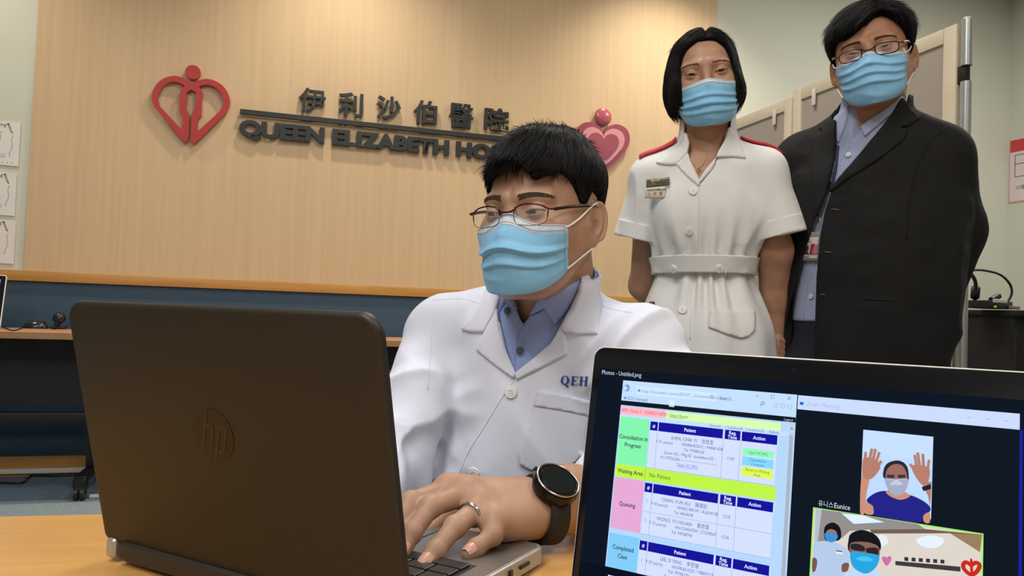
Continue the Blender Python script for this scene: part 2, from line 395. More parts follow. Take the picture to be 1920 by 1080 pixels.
hr = [S(572, 868), S(576, 712), S(618, 690), S(632, 400), S(592, 330)]+catmull([S(*p) for p in ((592, 328), (680, 308), (780, 340), (860, 420), (886, 520), (850, 610), (800, 660))], 5).tolist()
emb = empty('heart_emblem', WP(*wuz(357, 195)), 0, 'red heart outline emblem with a figure inside, left of the lettering', 'emblem')
ML = Matrix.Translation(-Vector(emb.location)) @ WM
prism('heart_outline', wpoly(outer), .022, M_RED, emb, (wpoly(hl), wpoly(hr)), ML, z0=OFFW-.011)
c = wuz(*S(519, 160)); rr = (wuz(*S(612, 160))[0]-wuz(*S(427, 160))[0])/2
prism('head_disc', [(c[0]+rr*math.cos(t), c[1]+rr*math.sin(t)) for t in np.linspace(0, 2*np.pi, 40, endpoint=False)], .022, M_RED, emb, (), ML, z0=OFFW-.011)
# pink heart emblem
def Q(cx, cy): return (1060+cx*180/1215, 180+cy*180/1215)
pk = empty('heart_emblem', WP(*wuz(1131, 255)), 0, 'pink layered heart emblem with ball on top, right of the lettering', 'emblem')
ML = Matrix.Translation(-Vector(pk.location)) @ WM
def heart(pts, n=6):
    return [tuple(q) for q in catmull(pts, n)[:-1]]
def hcurve(sc_, dx=0, dy=0):
    L = [(485, 480), (440, 395), (370, 345), (300, 327), (210, 352), (150, 430), (140, 520), (175, 620), (270, 720), (390, 830), (520, 930)]
    Rr = [(520, 930), (600, 870), (720, 740), (790, 650), (820, 540), (795, 440), (730, 380), (645, 355), (560, 380), (510, 425), (485, 480)]
    cx, cy = 482, 600
    g = lambda q: wuz(*Q(cx+(q[0]-cx)*sc_+dx, cy+(q[1]-cy)*sc_+dy))
    a = catmull([g(q) for q in L], 4)[:-1]; b = catmull([g(q) for q in Rr], 4)[:-1]
    return [tuple(q) for q in np.vstack([a, b])]
prism('heart_base', hcurve(1.0), .02, mat('plum_pink', rgb(150, 62, 78), .4, noise=.12, nscale=6), pk, (), ML, z0=OFFW-.011)
prism('heart_middle', hcurve(.79, 0, 8), .006, mat('pale_pink', rgb(205, 142, 148), .4, noise=.08, nscale=6), pk, (), ML, z0=OFFW+.009)
prism('heart_core', hcurve(.57, -2, 22), .006, mat('deep_rose', rgb(152, 72, 84), .4, noise=.12, nscale=6), pk, (), ML, z0=OFFW+.015)
c = wuz(*Q(487, 257)); rr = (wuz(*Q(592, 257))[0]-wuz(*Q(380, 257))[0])/2
bm = bmesh.new(); bmesh.ops.create_uvsphere(bm, u_segments=32, v_segments=20, radius=rr); bmesh.ops.scale(bm, vec=(1, 1, .38), verts=bm.verts)
bmesh.ops.transform(bm, matrix=ML @ Matrix.Translation((c[0], c[1], OFFW)), verts=bm.verts); obj_bm('ball', bm, mat('glossy_pink', rgb(176, 88, 100), .22), pk, True)

# ---------------------------------------------------------------- papers pinned on the left wall
M_PAPER = mat('white_paper', rgb(226, 222, 218), .75, noise=.02, nscale=8)
M_PENCIL = mat('pencil_print', rgb(176, 152, 104), .7, noise=.1, nscale=60); M_INK = mat('grey_ink', rgb(128, 130, 134), .8, noise=.1, nscale=60); M_INKD = mat('dark_ink', rgb(66, 62, 58), .8, noise=.1, nscale=60)
M_ORANGE = mat('orange_print', rgb(214, 160, 96), .8, noise=.2, nscale=90)
def flat_tris(pts, mi, z):
    vo, eo, fo, *_ = delaunay_2d_cdt([Vector(p) for p in pts], [(i, (i+1) % len(pts)) for i in range(len(pts))], [], 1, 1e-7)
    return [(v[0], v[1], z) for v in vo], [tuple(f) for f in fo], mi
def flat_mesh(name, items, mats_, parent, M):
    bm = bmesh.new()
    for V, F_, mi in items:
        vv = [bm.verts.new(tuple(v)) for v in V]
        for f in F_:
            try: g = bm.faces.new([vv[int(i)] for i in f]); g.material_index = mi
            except ValueError: pass
    bmesh.ops.transform(bm, matrix=M, verts=bm.verts)
    return obj_bm(name, bm, mats_, parent)
def text_item(s, x, y, size, mi, z, align='LEFT', offset=0.0, xs=1.0, shear=0.0):
    V, T = text_geo(s, size, offset, 0.0, align, shear, res=2); V = V.copy(); V[:, 0] = V[:, 0]*xs+x; V[:, 1] += y; V[:, 2] = z
    return V, T, mi
def rect_item(x0, x1, y0, y1, mi, z): return [(x0, y0, z), (x1, y0, z), (x1, y1, z), (x0, y1, z)], [(0, 1, 2, 3)], mi
def stroke_item(pts, wd, mi, z):
    pts = np.asarray(pts, float); T = np.gradient(pts, axis=0); T /= np.linalg.norm(T, axis=1)[:, None]+1e-9; N = np.stack([-T[:, 1], T[:, 0]], 1)*wd/2
    a = pts+N; b = pts-N; n = len(pts); V = [(q[0], q[1], z) for q in np.vstack([a, b])]
    return V, [(i, i+1, n+i+1, n+i) for i in range(n-1)], mi
rows = [((39, 231), (35, 312), 'top of the three white notices with orange picture'), ((32, 325), (27, 405), 'middle of the three white pencil notices on cream wall'), ((30, 414), (26, 495), 'lowest of the three white pencil notices above the ledge')]
for k, (tr_, br_, lab) in enumerate(rows):
    u1, z1 = wall_uz(*tr_, .004); _, z0 = wall_uz(*br_, .004); Hh = z1-z0; Wd = Hh*1.414
    e = empty('notice', WP(u1-Wd/2, z0, .002), WANG, 'white paper notice with pencil border, '+lab, 'notice', 'paper notices on the cream wall')
    M = Matrix.Rotation(math.pi/2, 4, 'X')
    bm = bmesh.new(); bm_box(bm, (0, Hh/2, .002), (Wd, Hh, .0035), 0, 2, M); obj_bm('sheet', bm, M_PAPER, e)
    it = []; xr = Wd/2; s = Hh/.2334
    def pp(fx, fy): return (xr-fx*s, Hh-fy*s)
    pa = [pp(.064, .010), pp(.052, .006), pp(.038, .048), pp(.033, .062), pp(.045, .052)]
    it.append(flat_tris(pa, 0, .0042)); it.append(flat_tris([pp(.064, .010), pp(.052, .006), pp(.0505, .012), pp(.0625, .016)], 1, .0044)); it.append(flat_tris([pp(.038, .048), pp(.033, .062), pp(.045, .052)], 1, .0044))
    it.append(stroke_item([pp(.032+.004*math.sin(t*9)+.01*t, .07+t*.115) for t in np.linspace(0, 1, 30)], .0022*s, 2, .0043))
    it.append(text_item(('setting', 'meeting', 'sharing')[k], *pp(.066, .024), .026*s, 1, .0043, 'RIGHT'))
    for j in range(2): it.append(text_item(('note paper team', 'all staff, please')[j], *pp(.062, .178+.012*j), .011*s, 2, .0043, 'RIGHT'))
    it.append(text_item(('2020 plan', 'weekly', 'hygiene?')[k], *pp(.08, .062), .013*s, 2, .0043, 'RIGHT'))
    if k == 0:
        it.append(rect_item(xr-.17*s, xr-.088*s, Hh-.1*s, Hh-.07*s, 3, .0043))
        for j in range(3): it.append(flat_tris([pp(.03+.022*j+.003*math.cos(t), .218+.003*math.sin(t)) for t in np.linspace(0, 6.28, 9)[:-1]], 2, .0043))
    flat_mesh('print', it, [M_PENCIL, M_INKD, M_INK, M_ORANGE], e, M)
# evacuation notice on the right side wall
s0_, z1 = side_sz(1894, 263); _, z0 = side_sz(1889, 382); _, zr = side_sz(1891, 288)
e = empty('evacuation_notice', np.array(RM @ Vector((s0_, z0, .001))), math.atan2(WN[1], WN[0]), 'red topped evacuation floor plan notice on the right side wall', 'notice')
M = Matrix.Rotation(math.pi/2, 4, 'X'); Hh = z1-z0
bm = bmesh.new(); bm_box(bm, (.21, Hh/2, .002), (.42, Hh, .004), 0, 2, M); obj_bm('sheet', bm, mat('notice_paper', rgb(222, 208, 206), .6, noise=.02), e)
it = [rect_item(.008, .412, zr-z0, Hh-.008, 0, .0044), rect_item(0, .42, 0, .012, 3, .0043), rect_item(0, .006, 0, Hh, 3, .0043)]
for a, b in (((.05, .2), (.05, .37)), ((.05, .37), (.38, .37)), ((.38, .37), (.38, .2)), ((.38, .2), (.05, .2)), ((.13, .2), (.13, .37)), ((.21, .2), (.21, .37)), ((.05, .3), (.13, .3)), ((.21, .28), (.38, .28))):
    it.append(stroke_item([np.array(a)*[1, Hh/.5], np.array(b)*[1, Hh/.5]], .005, 1, .0045))
it.append(rect_item(.105, .13, .1*Hh/.5, .13*Hh/.5, 2, .0045)); it.append(rect_item(.06, .1, .12*Hh/.5, .124*Hh/.5, 1, .0045)); it.append(rect_item(.06, .1, .105*Hh/.5, .109*Hh/.5, 1, .0045))
flat_mesh('print', it, [mat('notice_red', rgb(206, 62, 60), .6, noise=.05), M_INKD, mat('exit_green', rgb(96, 176, 88), .6), mat('notice_pink_edge', rgb(226, 150, 144), .6)], e, M)
# ================================================================ table, laptops, furniture
TZ = 0.72
def frame_M(o, a): return Matrix.Translation(Vector(o)) @ Matrix.Rotation(a, 4, 'Z')
# ---- the foreground table
M_TABLE = wood('honey_tabletop', rgb(214, 163, 93), rgb(202, 149, 79), 1.0, (3.5, 60, 60), .33, .02, coat=.15)
pA = onz(0, 966.8, TZ); TA = math.atan2(.227, .974)
tb = empty('meeting_table', (pA[0]+.65*math.cos(TA)+.5*math.sin(TA), pA[1]+.65*math.sin(TA)-.5*math.cos(TA), 0), TA, 'honey coloured wooden meeting table in the foreground', 'table')
box('tabletop', (0, -.1, TZ-.014), (2.2, 1.2, .028), M_TABLE, tb, .004)
for sx in (-1, 1):
    for sy in (-.62, .42): box('leg', (sx*.98, sy, (TZ-.028)/2), (.05, .05, TZ-.028), M_BLACKM, tb, .006)
box('apron', (0, .42, TZ-.07), (1.9, .02, .085), M_BLACKM, tb, .002)

# ---- grey laptop used by the doctor (its lid back faces the camera)
M_LID = mat('dark_taupe_lid', rgb(44, 40, 33), .48, metal=.3, noise=.06, nscale=300, bump=.03, bscale=900)
M_SILVER = mat('silver_plastic', rgb(178, 174, 168), .35, metal=.55, noise=.03, nscale=80)
M_DKGREY = mat('dark_hinge', rgb(38, 34, 30), .45, noise=.08, nscale=90)
M_KEY = mat('black_key', rgb(26, 26, 28), .38, noise=.1, nscale=200); M_KEYWELL = mat('keyboard_well', rgb(30, 30, 32), .4, noise=.1, nscale=200)
M_PALM = mat('brushed_palmrest', rgb(150, 146, 140), .32, metal=.75, noise=.06, nscale=60, stretch=(1, 20, 1))
M_PORT = mat('port_black', rgb(12, 12, 12), .5); M_LEGEND = mat('key_legend', rgb(190, 192, 194), .6)
LO = np.array([-0.3483, 0.6889, TZ]); LA = -0.5025; LT = 0.2204; LW = 0.3306; LH = 0.2141
lap = empty('laptop', LO, LA, 'dark grey open laptop seen from behind, used by the seated doctor', 'laptop')
# local: x to image right along hinge, y away from camera (towards the doctor), z up
def rrect(w_, h_, r, n=8, r2=None):
    r2 = r if r2 is None else r2; pts = []
    for cx, cy, a0, q in ((w_-r, h_-r, 0, r), (r, h_-r, 90, r), (r2, r2, 180, r2), (w_-r2, r2, 270, r2)):
        for t in np.linspace(0, 90, n): pts.append((cx+q*math.cos(math.radians(a0+t)), cy+q*math.sin(math.radians(a0+t))))
    return pts
def bev_prism(name, poly, z0, z1, bev, m, parent, M, seg=3):
    bm = bmesh.new(); f = bm.faces.new([bm.verts.new((x, y, z0)) for x, y in poly])
    r = bmesh.ops.extrude_face_region(bm, geom=[f]); top = [g for g in r['geom'] if isinstance(g, bmesh.types.BMVert)]
    bmesh.ops.translate(bm, vec=(0, 0, z1-z0), verts=top); bmesh.ops.recalc_face_normals(bm, faces=bm.faces)
    tops = set(top); es = [e for e in bm.edges if e.verts[0] in tops and e.verts[1] in tops]
    if bev: bmesh.ops.bevel(bm, geom=es, offset=bev, segments=seg, affect='EDGES', profile=.5)
    bmesh.ops.transform(bm, matrix=M, verts=bm.verts); return obj_bm(name, bm, m, parent, True)
lidM = Matrix.Translation((0, 0, .018)) @ Matrix.Rotation(LT, 4, 'X') @ Matrix.Rotation(math.pi/2, 4, 'X')   # lid x right, y up, z towards camera
lid = bev_prism('lid', rrect(LW, LH, .017, 8, .008), 0.0, .006, .004, M_LID, lap, lidM)
bev_prism('screen_bezel', rrect(LW-.006, LH-.006, .014, 6, .006), .0, .0025, .001, M_BLACKP, lap, lidM @ Matrix.Translation((.003, .003, 0)) @ Matrix.Scale(-1, 4, (0, 0, 1)))
bm = bmesh.new(); bm_box(bm, (LW/2, LH/2+.005, -.0028), (.293, .165, .0004), 0, 2, lidM); obj_bm('display', bm, emat('laptop_glow', rgb(150, 170, 190), .6), lap)
# round logo on the lid back
hx = .162; hy = .115
M_LOGO = mat('lid_logo_disc', rgb(40, 32, 23), .35, metal=.4); M_LOGO2 = mat('lid_logo_stroke', rgb(58, 51, 41), .35, metal=.5)
prism('logo_disc', [(hx+.0215*math.cos(t), hy+.0215*math.sin(t)) for t in np.linspace(0, 2*np.pi, 40)[:-1]], .0004, M_LOGO, lid, (), lidM, z0=.0060)
def slant(pts): return [(hx+(x+y*.30)*.0215, hy+y*.0215) for x, y in pts]
bm = bmesh.new()
logo = [[(-.52, -.62), (-.40, -.62), (-.40, .98), (-.52, .9)], [(-.40, .40), (-.12, .40), (-.12, .28), (-.40, .28)], [(-.12, -.62), (0, -.62), (0, .30), (-.06, .40), (-.12, .40)],
        [(.18, -1.0), (.30, -.96), (.30, .40), (.18, .40)], [(.30, .40), (.54, .40), (.54, .28), (.30, .28)], [(.54, .40), (.66, .32), (.66, -.50), (.54, -.60)], [(.30, -.50), (.54, -.50), (.54, -.62), (.30, -.62)]]
for pl in logo:
    f = bm.faces.new([bm.verts.new((x, y, .0066)) for x, y in slant(pl)])
bmesh.ops.transform(bm, matrix=lidM, verts=bm.verts); obj_bm('logo_strokes', bm, M_LOGO2, lid)
# base
BD = .205
def base_poly(): return [(x, y) for x, y in rrect(LW-.004, BD, .012, 6, .006)]
baseM = Matrix.Translation((.002, .004, .003))
bev_prism('base', base_poly(), 0, .0145, .003, M_SILVER, lap, baseM)
bev_prism('palmrest', [(x, y) for x, y in rrect(LW-.012, BD-.008, .010, 6, .004)], .0145, .0150, 0, M_PALM, lap, Matrix.Translation((.006, .008, .003)))
box('hinge_cover', (LW/2, -.002, .0125), (LW-.05, .016, .017), M_DKGREY, lap, .005, 3)
for sx in (.012, LW-.012): box('hinge_cap', (sx, -.001, .012), (.013, .016, .018), M_SILVER, lap, .005, 3)
kw = box('keyboard_well', (LW/2, .067, .0181), (.285, .105, .0004), M_KEYWELL, lap)
rowsN = [(15, .0), (15, .0), (14, .004), (13, .006), (12, .010), (9, 0)]
for ri, (n_, sh) in enumerate(rowsN):
    y = .022+ri*.0172; wk = .278/n_
    for ci in range(n_):
        x = LW-.0255-(ci+.5)*wk
        kk = box('key', (0, 0, 0), (wk-.0022, .0150, .0022), M_KEY, kw, .0006, 1) if ci == 0 else None
        if kk is not None: base_key = kk
        else: kk = base_key.copy(); COL.objects.link(kk)
        kk.location = (x, y, .0195)
bev_prism('touchpad', [(x, y) for x, y in rrect(.1, .06, .004, 4)], 0, .0004, 0, mat('touchpad_grey', rgb(120, 118, 114), .3, metal=.4), lap, Matrix.Translation((.125, .135, .0181)))
for j, (py, wy, hz_) in enumerate(((.112, .012, .006), (.140, .005, .005), (.165, .017, .003), (.08, .012, .005))):
    box('port', (LW-.0015, py, .0105), (.002, wy, hz_), M_PORT, lap)

# ---- near laptop whose screen shows the booking page
SO = np.array([0.06616864, 0.6010458, 0.92590722]); SA = -0.55372297; ST = 0.16537532; SH = 0.19659; SW = .300
su = np.array([math.cos(SA), math.sin(SA), 0]); sn = np.array([math.sin(SA), -math.cos(SA), 0]); sv = np.array([0, 0, 1])*math.cos(ST)-sn*math.sin(ST)
sz = np.cross(su, sv)          # out of the screen towards camera
SB = SO-sv*SH
lap2 = empty('laptop', (SB[0], SB[1], TZ), 0, 'black framed open laptop with lit booking page and video call', 'laptop')
SM = Matrix(((su[0], sv[0], sz[0], SO[0]), (su[1], sv[1], sz[1], SO[1]), (su[2], sv[2], sz[2], SO[2]), (0, 0, 0, 1)))
SMl = Matrix.Translation(-Vector(lap2.location)) @ SM      # local: x right, y up (0 = lid top), z to camera
M_BEZEL = mat('glossy_black_bezel', rgb(14, 16, 22), .12, spec=.5)
M_LIDSILVER = mat('silver_lid_edge', rgb(214, 211, 202), .35, metal=.1, noise=.03, nscale=50)
lid2 = bev_prism('lid', rrect(SW, SH, .009, 8, .003), -.006, -.0008, .0004, M_LIDSILVER, lap2, SMl @ Matrix.Translation((0, -SH, 0)))
scr = bev_prism('screen', rrect(SW-.0016, SH-.0016, .0085, 8, .003), -.0012, 0, .0003, M_BEZEL, lap2, SMl @ Matrix.Translation((.0008, -SH+.0008, 0)))
M_WEB = mat('webcam_lens', rgb(20, 24, 34), .1)
prism('webcam', [(.150+.002*math.cos(t), -.0085+.002*math.sin(t)) for t in np.linspace(0, 2*np.pi, 20)[:-1]], .0003, M_WEB, lid2, (), SMl)
# base of that laptop lies towards the camera
bM = Matrix.Translation(-Vector(lap2.location)) @ Matrix(((su[0], -sn[0], 0, SB[0]), (su[1], -sn[1], 0, SB[1]), (0, 0, 1, TZ), (0, 0, 0, 1)))
bev_prism('base', [(x, -.215+y) for x, y in rrect(SW, .21, .009, 6)], .002, .011, .002, M_LIDSILVER, lap2, bM)
kw2 = obj_bm('keyboard_well', (lambda b: (bm_box(b, (SW/2, -.07, .0112), (.27, .1, .0004), 0, 2, bM), b)[1])(bmesh.new()), M_KEYWELL, lap2)
for ri in range(5):
    for ci in range(14):
        bm = bmesh.new() if (ri, ci) == (0, 0) else None
        if bm is not None:
            bm_box(bm, (0, 0, 0), (.0172, .0158, .002), .0006, 1, Matrix.Rotation(SA, 4, 'Z')); k2 = obj_bm('key', bm, M_KEY, kw2); kk = k2
        else: kk = k2.copy(); COL.objects.link(kk)
        kk.location = bM @ Vector((.0248+ci*.0193, -.035-ri*.018, .0122))
hc = obj_bm('hinge', (lambda b: (bm_box(b, (SW/2, -.001, .0105), (SW*.8, .012, .012), .004, 2, bM), b)[1])(bmesh.new()), M_DKGREY, lap2, True)

# ---- what the screen shows: flat glowing shapes on the panel
PAL = {}; PALM = []
def pal(r, g, b, s=1.0):
    k = (r, g, b, s)
    if k not in PAL: PAL[k] = len(PALM); PALM.append(emat('pixel_%d_%d_%d' % (r, g, b), rgb(r, g, b), s*SCREEN_GAIN))
    return PAL[k]
SCREEN_GAIN = 1.0
def sp(x, y): return np.array(ray_plane(x, y, SO, su, sv))
def spoly(pts): return [tuple(sp(*p)) for p in pts]
SI = []
def quad(x0, x1, y0, y1, c, layer): SI.append(rect_item(x0, x1, y1, y0, pal(*c), .00012*layer))
def stext(s, x, y, size, c, layer=6, align='CENTER', off=.0, xs=.80): SI.append(text_item(s, x, y, size, pal(*c), .00012*layer, align, off, xs))
def spix(pts, c, layer): SI.append(flat_tris(spoly(pts), pal(*c), .00012*layer))
NAVY = (22, 20, 150); INK = (70, 84, 150); DK = (52, 72, 96); CELL = (206, 216, 246)
quad(.0065, SW-.0065, -.0169, -.182, (14, 22, 34), 1)
stext('Photos - Untitled.png', .0085, -.0215, .0047, (190, 205, 220), 3, 'LEFT')
L0, L1, T0, B0 = .0269, .1528, -.0249, -.1601
quad(L0, L1, T0, B0, (176, 208, 246), 2)
quad(L0, L1, T0, T0-.017, (190, 216, 248), 3)
SI.append(flat_tris([(.0300+.0028*math.cos(t), -.0305+.0028*math.sin(t)) for t in np.linspace(0, 2*np.pi, 24)[:-1]], pal(26, 104, 190), .00036))
SI.append(stroke_item([(.0316, -.0305), (.0284, -.0305)], .0005, pal(236, 244, 255), .0005)); SI.append(stroke_item([(.0296, -.0293), (.0283, -.0305), (.0296, -.0317)], .0005, pal(236, 244, 255), .0005))
quad(.0385, .0985, -.0285, -.0345, (204, 226, 252), 4); stext('http://kccwebc.home/KWC_Intranet/cfm/wait...', .0425, -.0328, .0036, (120, 150, 190), 5, 'LEFT', xs=.95)
SI.append(flat_tris([(.0405+.0011*math.cos(t), -.0315+.0011*math.sin(t)) for t in np.linspace(0, 2*np.pi, 16)[:-1]], pal(90, 160, 210), .0006))
stext('KCC Intranet', .0320, -.0392, .0036, (70, 100, 140), 5, 'LEFT'); SI.append(flat_tris([(.0300+.0011*math.cos(t), -.0380+.0011*math.sin(t)) for t in np.linspace(0, 2*np.pi, 16)[:-1]], pal(90, 160, 210), .0006))
quad(.0645, .0685, -.0365, -.0412, (214, 232, 252), 4)
stext('Search...', .1010, -.0328, .0038, (80, 110, 160), 5, 'LEFT'); SI.append(stroke_item([(.0955+.0012*math.cos(t), -.0315+.0012*math.sin(t)) for t in np.linspace(.6, 5.8, 18)], .0004, pal(90, 120, 160), .0006))
for xx, st in ((.1265, '-'), (.1370, 'box'), (.1478, 'x')):
    if st == 'box': SI += [stroke_item([(xx-.001, -.0265), (xx+.001, -.0265), (xx+.001, -.0287), (xx-.001, -.0287), (xx-.001, -.0265)], .0003, pal(90, 110, 130), .0006)]
    elif st == '-': SI.append(stroke_item([(xx-.001, -.028), (xx+.001, -.028)], .0003, pal(90, 110, 130), .0006))
    else: SI += [stroke_item([(xx-.001, -.0267), (xx+.001, -.0287)], .0003, pal(90, 110, 130), .0006), stroke_item([(xx-.001, -.0287), (xx+.001, -.0267)], .0003, pal(90, 110, 130), .0006)]
for xx in (.1395, .1440, .1485): SI.append(stroke_item([(xx+.0013*math.cos(t), -.0333+.0013*math.sin(t)) for t in np.linspace(0, 2*np.pi, 12)], .0004, pal(150, 176, 214), .0006))
SI.append(stroke_item([(.1308+.001*math.cos(t), -.0325+.001*math.sin(t)) for t in np.linspace(0, 2*np.pi, 14)], .0004, pal(90, 120, 160), .0006)); SI.append(stroke_item([(.1302, -.0333), (.1292, -.0344)], .0005, pal(90, 120, 160), .0006))
quad(L0, L1, -.0400, -.0434, (18, 24, 34), 4); stext('Logout', .1512, -.0428, .0026, (190, 190, 210), 6, 'RIGHT')
quad(L0+.0006, .0620, -.0444, -.0500, (246, 180, 190), 4); stext('WFU : Room 3 - 20200629 DEMO', L0+.0012, -.0483, .0035, (220, 40, 60), 6, 'LEFT', 0, .72)
quad(.0626, .1434, -.0446, -.0500, (210, 246, 170), 4); stext('Select Room', .0655, -.0484, .0034, (60, 90, 70), 6, 'LEFT')
SI.append(stroke_item([(.0655, -.0489), (.0770, -.0489)], .0002, pal(60, 90, 70), .0007))
quad(L0, .1486, -.0500, -.0528, (190, 216, 248), 3)
stext('Zoom AC :   1. kcckwbcos24    2. kcckwbcos25', .1330, -.0522, .0024, (80, 90, 120), 8, 'RIGHT'); stext('Refresh', .1428, -.0522, .0026, (40, 80, 220), 8, 'RIGHT')
XA, XB, XC, XD, XE, XR = .0278, .0512, .0576, .1057, .1177, .1428
def section(y0, y1, c, lab, lsize=.0043):
    quad(XA, XB-.0002, y0, y1, c, 4); ls = lab.split('\n')
    for i, t in enumerate(ls): stext(t, (XA+XB)/2, (y0+y1)/2-.0015-(i-(len(ls)-1)/2)*.0056, lsize, DK, 6, 'CENTER', .00008, .85)
def header(y0):
    quad(XB+.0003, XR, y0, y0-.0068, (200, 214, 246), 4)
    for a, b, t in ((XB+.0005, XC-.0002, '#'), (XC+.0005, XD-.0006, 'Patient'), (XD+.0008, XE-.0005, 'Reg.\nTime'), (XE+.0005, XR-.0010, 'Action')):
        quad(a, b, y0, y0-.0064, NAVY, 5); ls = t.split('\n')
        for i, q in enumerate(ls): stext(q, (a+b)/2, y0-.0044-(i-(len(ls)-1)/2)*.0029, .0034, (225, 230, 255), 6, 'CENTER', .00006, .9)
def cells(y0, y1):
    quad(XB+.0005, XR-.0010, y0, y1, CELL, 4)
    for x in (XC, XD, XE): SI.append(stroke_item([(x, y0), (x, y1)], .0003, pal(150, 168, 214), .0006))
    SI.append(stroke_item([(XB+.0005, y1), (XR-.0010, y1)], .0003, pal(150, 168, 214), .0006))
yH1, yW0, yW1, yQ0, yQ1, yC0, yS0 = -.0531, -.0867, -.0958, -.0971, -.1328, -.1374, -.0519
section(yS0, yW0+.0002, (128, 238, 168), 'Consultation in\nProgress')
header(yH1); cells(yH1-.0066, yW0+.0004)
mx = (XC+XD)/2
for i, (t, dx) in enumerate((('SHEN, CHIA YI    沈佳宜', .002), ('F 31 year(s)         HN98645551C / M4581428', 0), ('Tel. 97584162', .004), ('Zoom AC / Mtg ID  kcckwbcos25 /', .001), ('91119726206', -.013), ('Open VC (PC)', 0))):
    stext(t, mx+dx, yH1-.0112-.0036*i, .0031 if i else .0035, INK if i < 5 else (50, 90, 220), 6, 'CENTER', 0, .84)
SI.append(stroke_item([(mx-.006, yH1-.0112-.0036*4+.0008), (XD-.003, yH1-.0112-.0036*4+.0008)], .0006, pal(176, 190, 220), .0007)); SI.append(stroke_item([(mx-.007, yH1-.0112-.0036*5-.0005), (mx+.007, yH1-.0112-.0036*5-.0005)], .0002, pal(50, 90, 220), .0007))
stext('17:07', (XD+XE)/2, -.0735, .0031, INK)
ya = -.0640
for i, (c, t) in enumerate((((140, 240, 180), 'Open VC (PC)'), ((128, 208, 250), 'Consultation\nComplete'), ((214, 240, 80), 'Revert to Waiting\nArea'))):
    hh = (.0048, .0058, .0060)[i]; quad(.1197, .1402, ya, ya-hh, c, 6); ls = t.split('\n')
    for q_, q in enumerate(ls): stext(q, .13, ya-hh/2-.0010-(q_-(len(ls)-1)/2)*.0028, .0027, (40, 110, 150) if i == 1 else (60, 120, 80), 7)
    ya -= hh+.0009
quad(XA, XR, yW0, yW1, (184, 236, 70), 4); section(yW0, yW1, (190, 236, 60), 'Waiting Area'); SI.append(stroke_item([(XB, yW0), (XB, yW1)], .0003, pal(120, 160, 60), .0008)); stext('No Patient', XB+.003, (yW0+yW1)/2-.0015, .0043, (60, 90, 50), 6, 'LEFT', 0, .85)
section(yW1-.0004, yQ1, (222, 164, 206), 'Queuing'); header(yQ0)
ym = -.1172
cells(yQ0-.0064, ym); cells(ym, yQ1)
for (y, n_, a, b, c, d) in ((yQ0-.0066, '1', 'CHAN, YUN XU    陳潤如', 'F 43 year(s)         HN43218419V / A2654128', 'Tel. 4654618', '12:35'), (ym, '2', 'WONG, YU HSUAN    黃雨萱', 'F 15 year(s)         HN12345670X / Z1234567', 'Tel. 94768743', '12:36')):
    for i, t in enumerate((a, b, c)): stext(t, mx, y-.0044-.0036*i, .0035 if i == 0 else .0031, INK, 6, 'CENTER', 0, .84)
    stext(n_, (XB+XC)/2, y-.0068, .0029, INK); stext(d, (XD+XE)/2, y-.0085, .0031, INK)
section(-.1362, B0, (126, 198, 240), 'Completed\nCase'); header(yC0); cells(yC0-.0064, B0)
for i, t in enumerate(('LEE, SI YING    李思螢', 'F 29 year(s)         HN74565152D / Y8847123', 'Tel. 79745120', 'Zoom AC / Mtg ID')): stext(t, mx, yC0-.0108-.0036*i, .0035 if i == 0 else .0031, INK, 6, 'CENTER', 0, .84)
stext('1', (XB+XC)/2, yC0-.0145, .0029, INK)
quad(.1488, .1524, -.0436, B0, (190, 204, 224), 4); quad(.1494, .1518, -.052, B0, (160, 176, 196), 5); stext('^', .1506, -.0500, .005, (60, 70, 80), 6)
# video call window
quad(L1+.0006, .2774, T0-.0002, -.182, (16, 24, 34), 2); quad(L1+.0006, .2774, T0-.0002, T0-.0095, (196, 212, 248), 3)
stext('Zoom Meeting', .1590, T0-.0068, .0042, (166, 180, 212), 5, 'LEFT'); SI.append(flat_tris([(.1560+.0014*math.cos(t), T0-.0055+.0011*math.sin(t)) for t in np.linspace(0, 2*np.pi, 18)[:-1]], pal(40, 100, 235), .0006))
for xx in (.252, .2615, .271): SI.append(stroke_item([(xx-.001, T0-.005), (xx+.001, T0-.005)], .0004, pal(150, 165, 200), .0006))
quad(.2774, .2790, T0-.0095, -.182, (24, 34, 150), 3)
# tile one: person waving in front of a pale wall
VX0, VX1, VY0, VY1 = .1942, .2334, -.0435, -.0925
quad(VX0, VX1, VY0, VY1, (184, 212, 250), 4); quad(VX0, VX1, VY0, VY0-.015, (192, 216, 250), 5)
def G(cx, cy): return (1600+cx/6.0, 800+cy/6.0)
def gp(pts, c, layer, sm=True):
    q = [G(*p) for p in pts]; q = catmull(q, 4, True).tolist() if sm else q; SI.append(flat_tris(spoly(q), pal(*c), .00012*layer))
SKA = (150, 104, 96); SKB = (176, 122, 104); SKL = (196, 140, 116)
gp([(98, 540), (185, 560), (150, 760), (128, 965), (78, 960)], SKL, 6)
gp([(880, 655), (860, 620), (780, 650), (840, 780), (862, 900), (866, 860)], SKB, 6)
gp([(108, 380), (150, 345), (250, 370), (290, 420), (300, 480), (200, 590), (110, 560)], SKB, 7)
for a, b, wd in (((135, 370), (142, 285), 26), ((185, 370), (212, 248), 28), ((225, 370), (252, 250), 28), ((262, 390), (296, 285), 26), ((280, 440), (318, 385), 30)):
    SI.append(stroke_item(spoly([G(*a), G(*b)]), wd/6/FPX*.52, pal(*SKB), .00012*8))
gp([(660, 480), (690, 430), (850, 460), (850, 600), (800, 660), (740, 620)], SKB, 7)
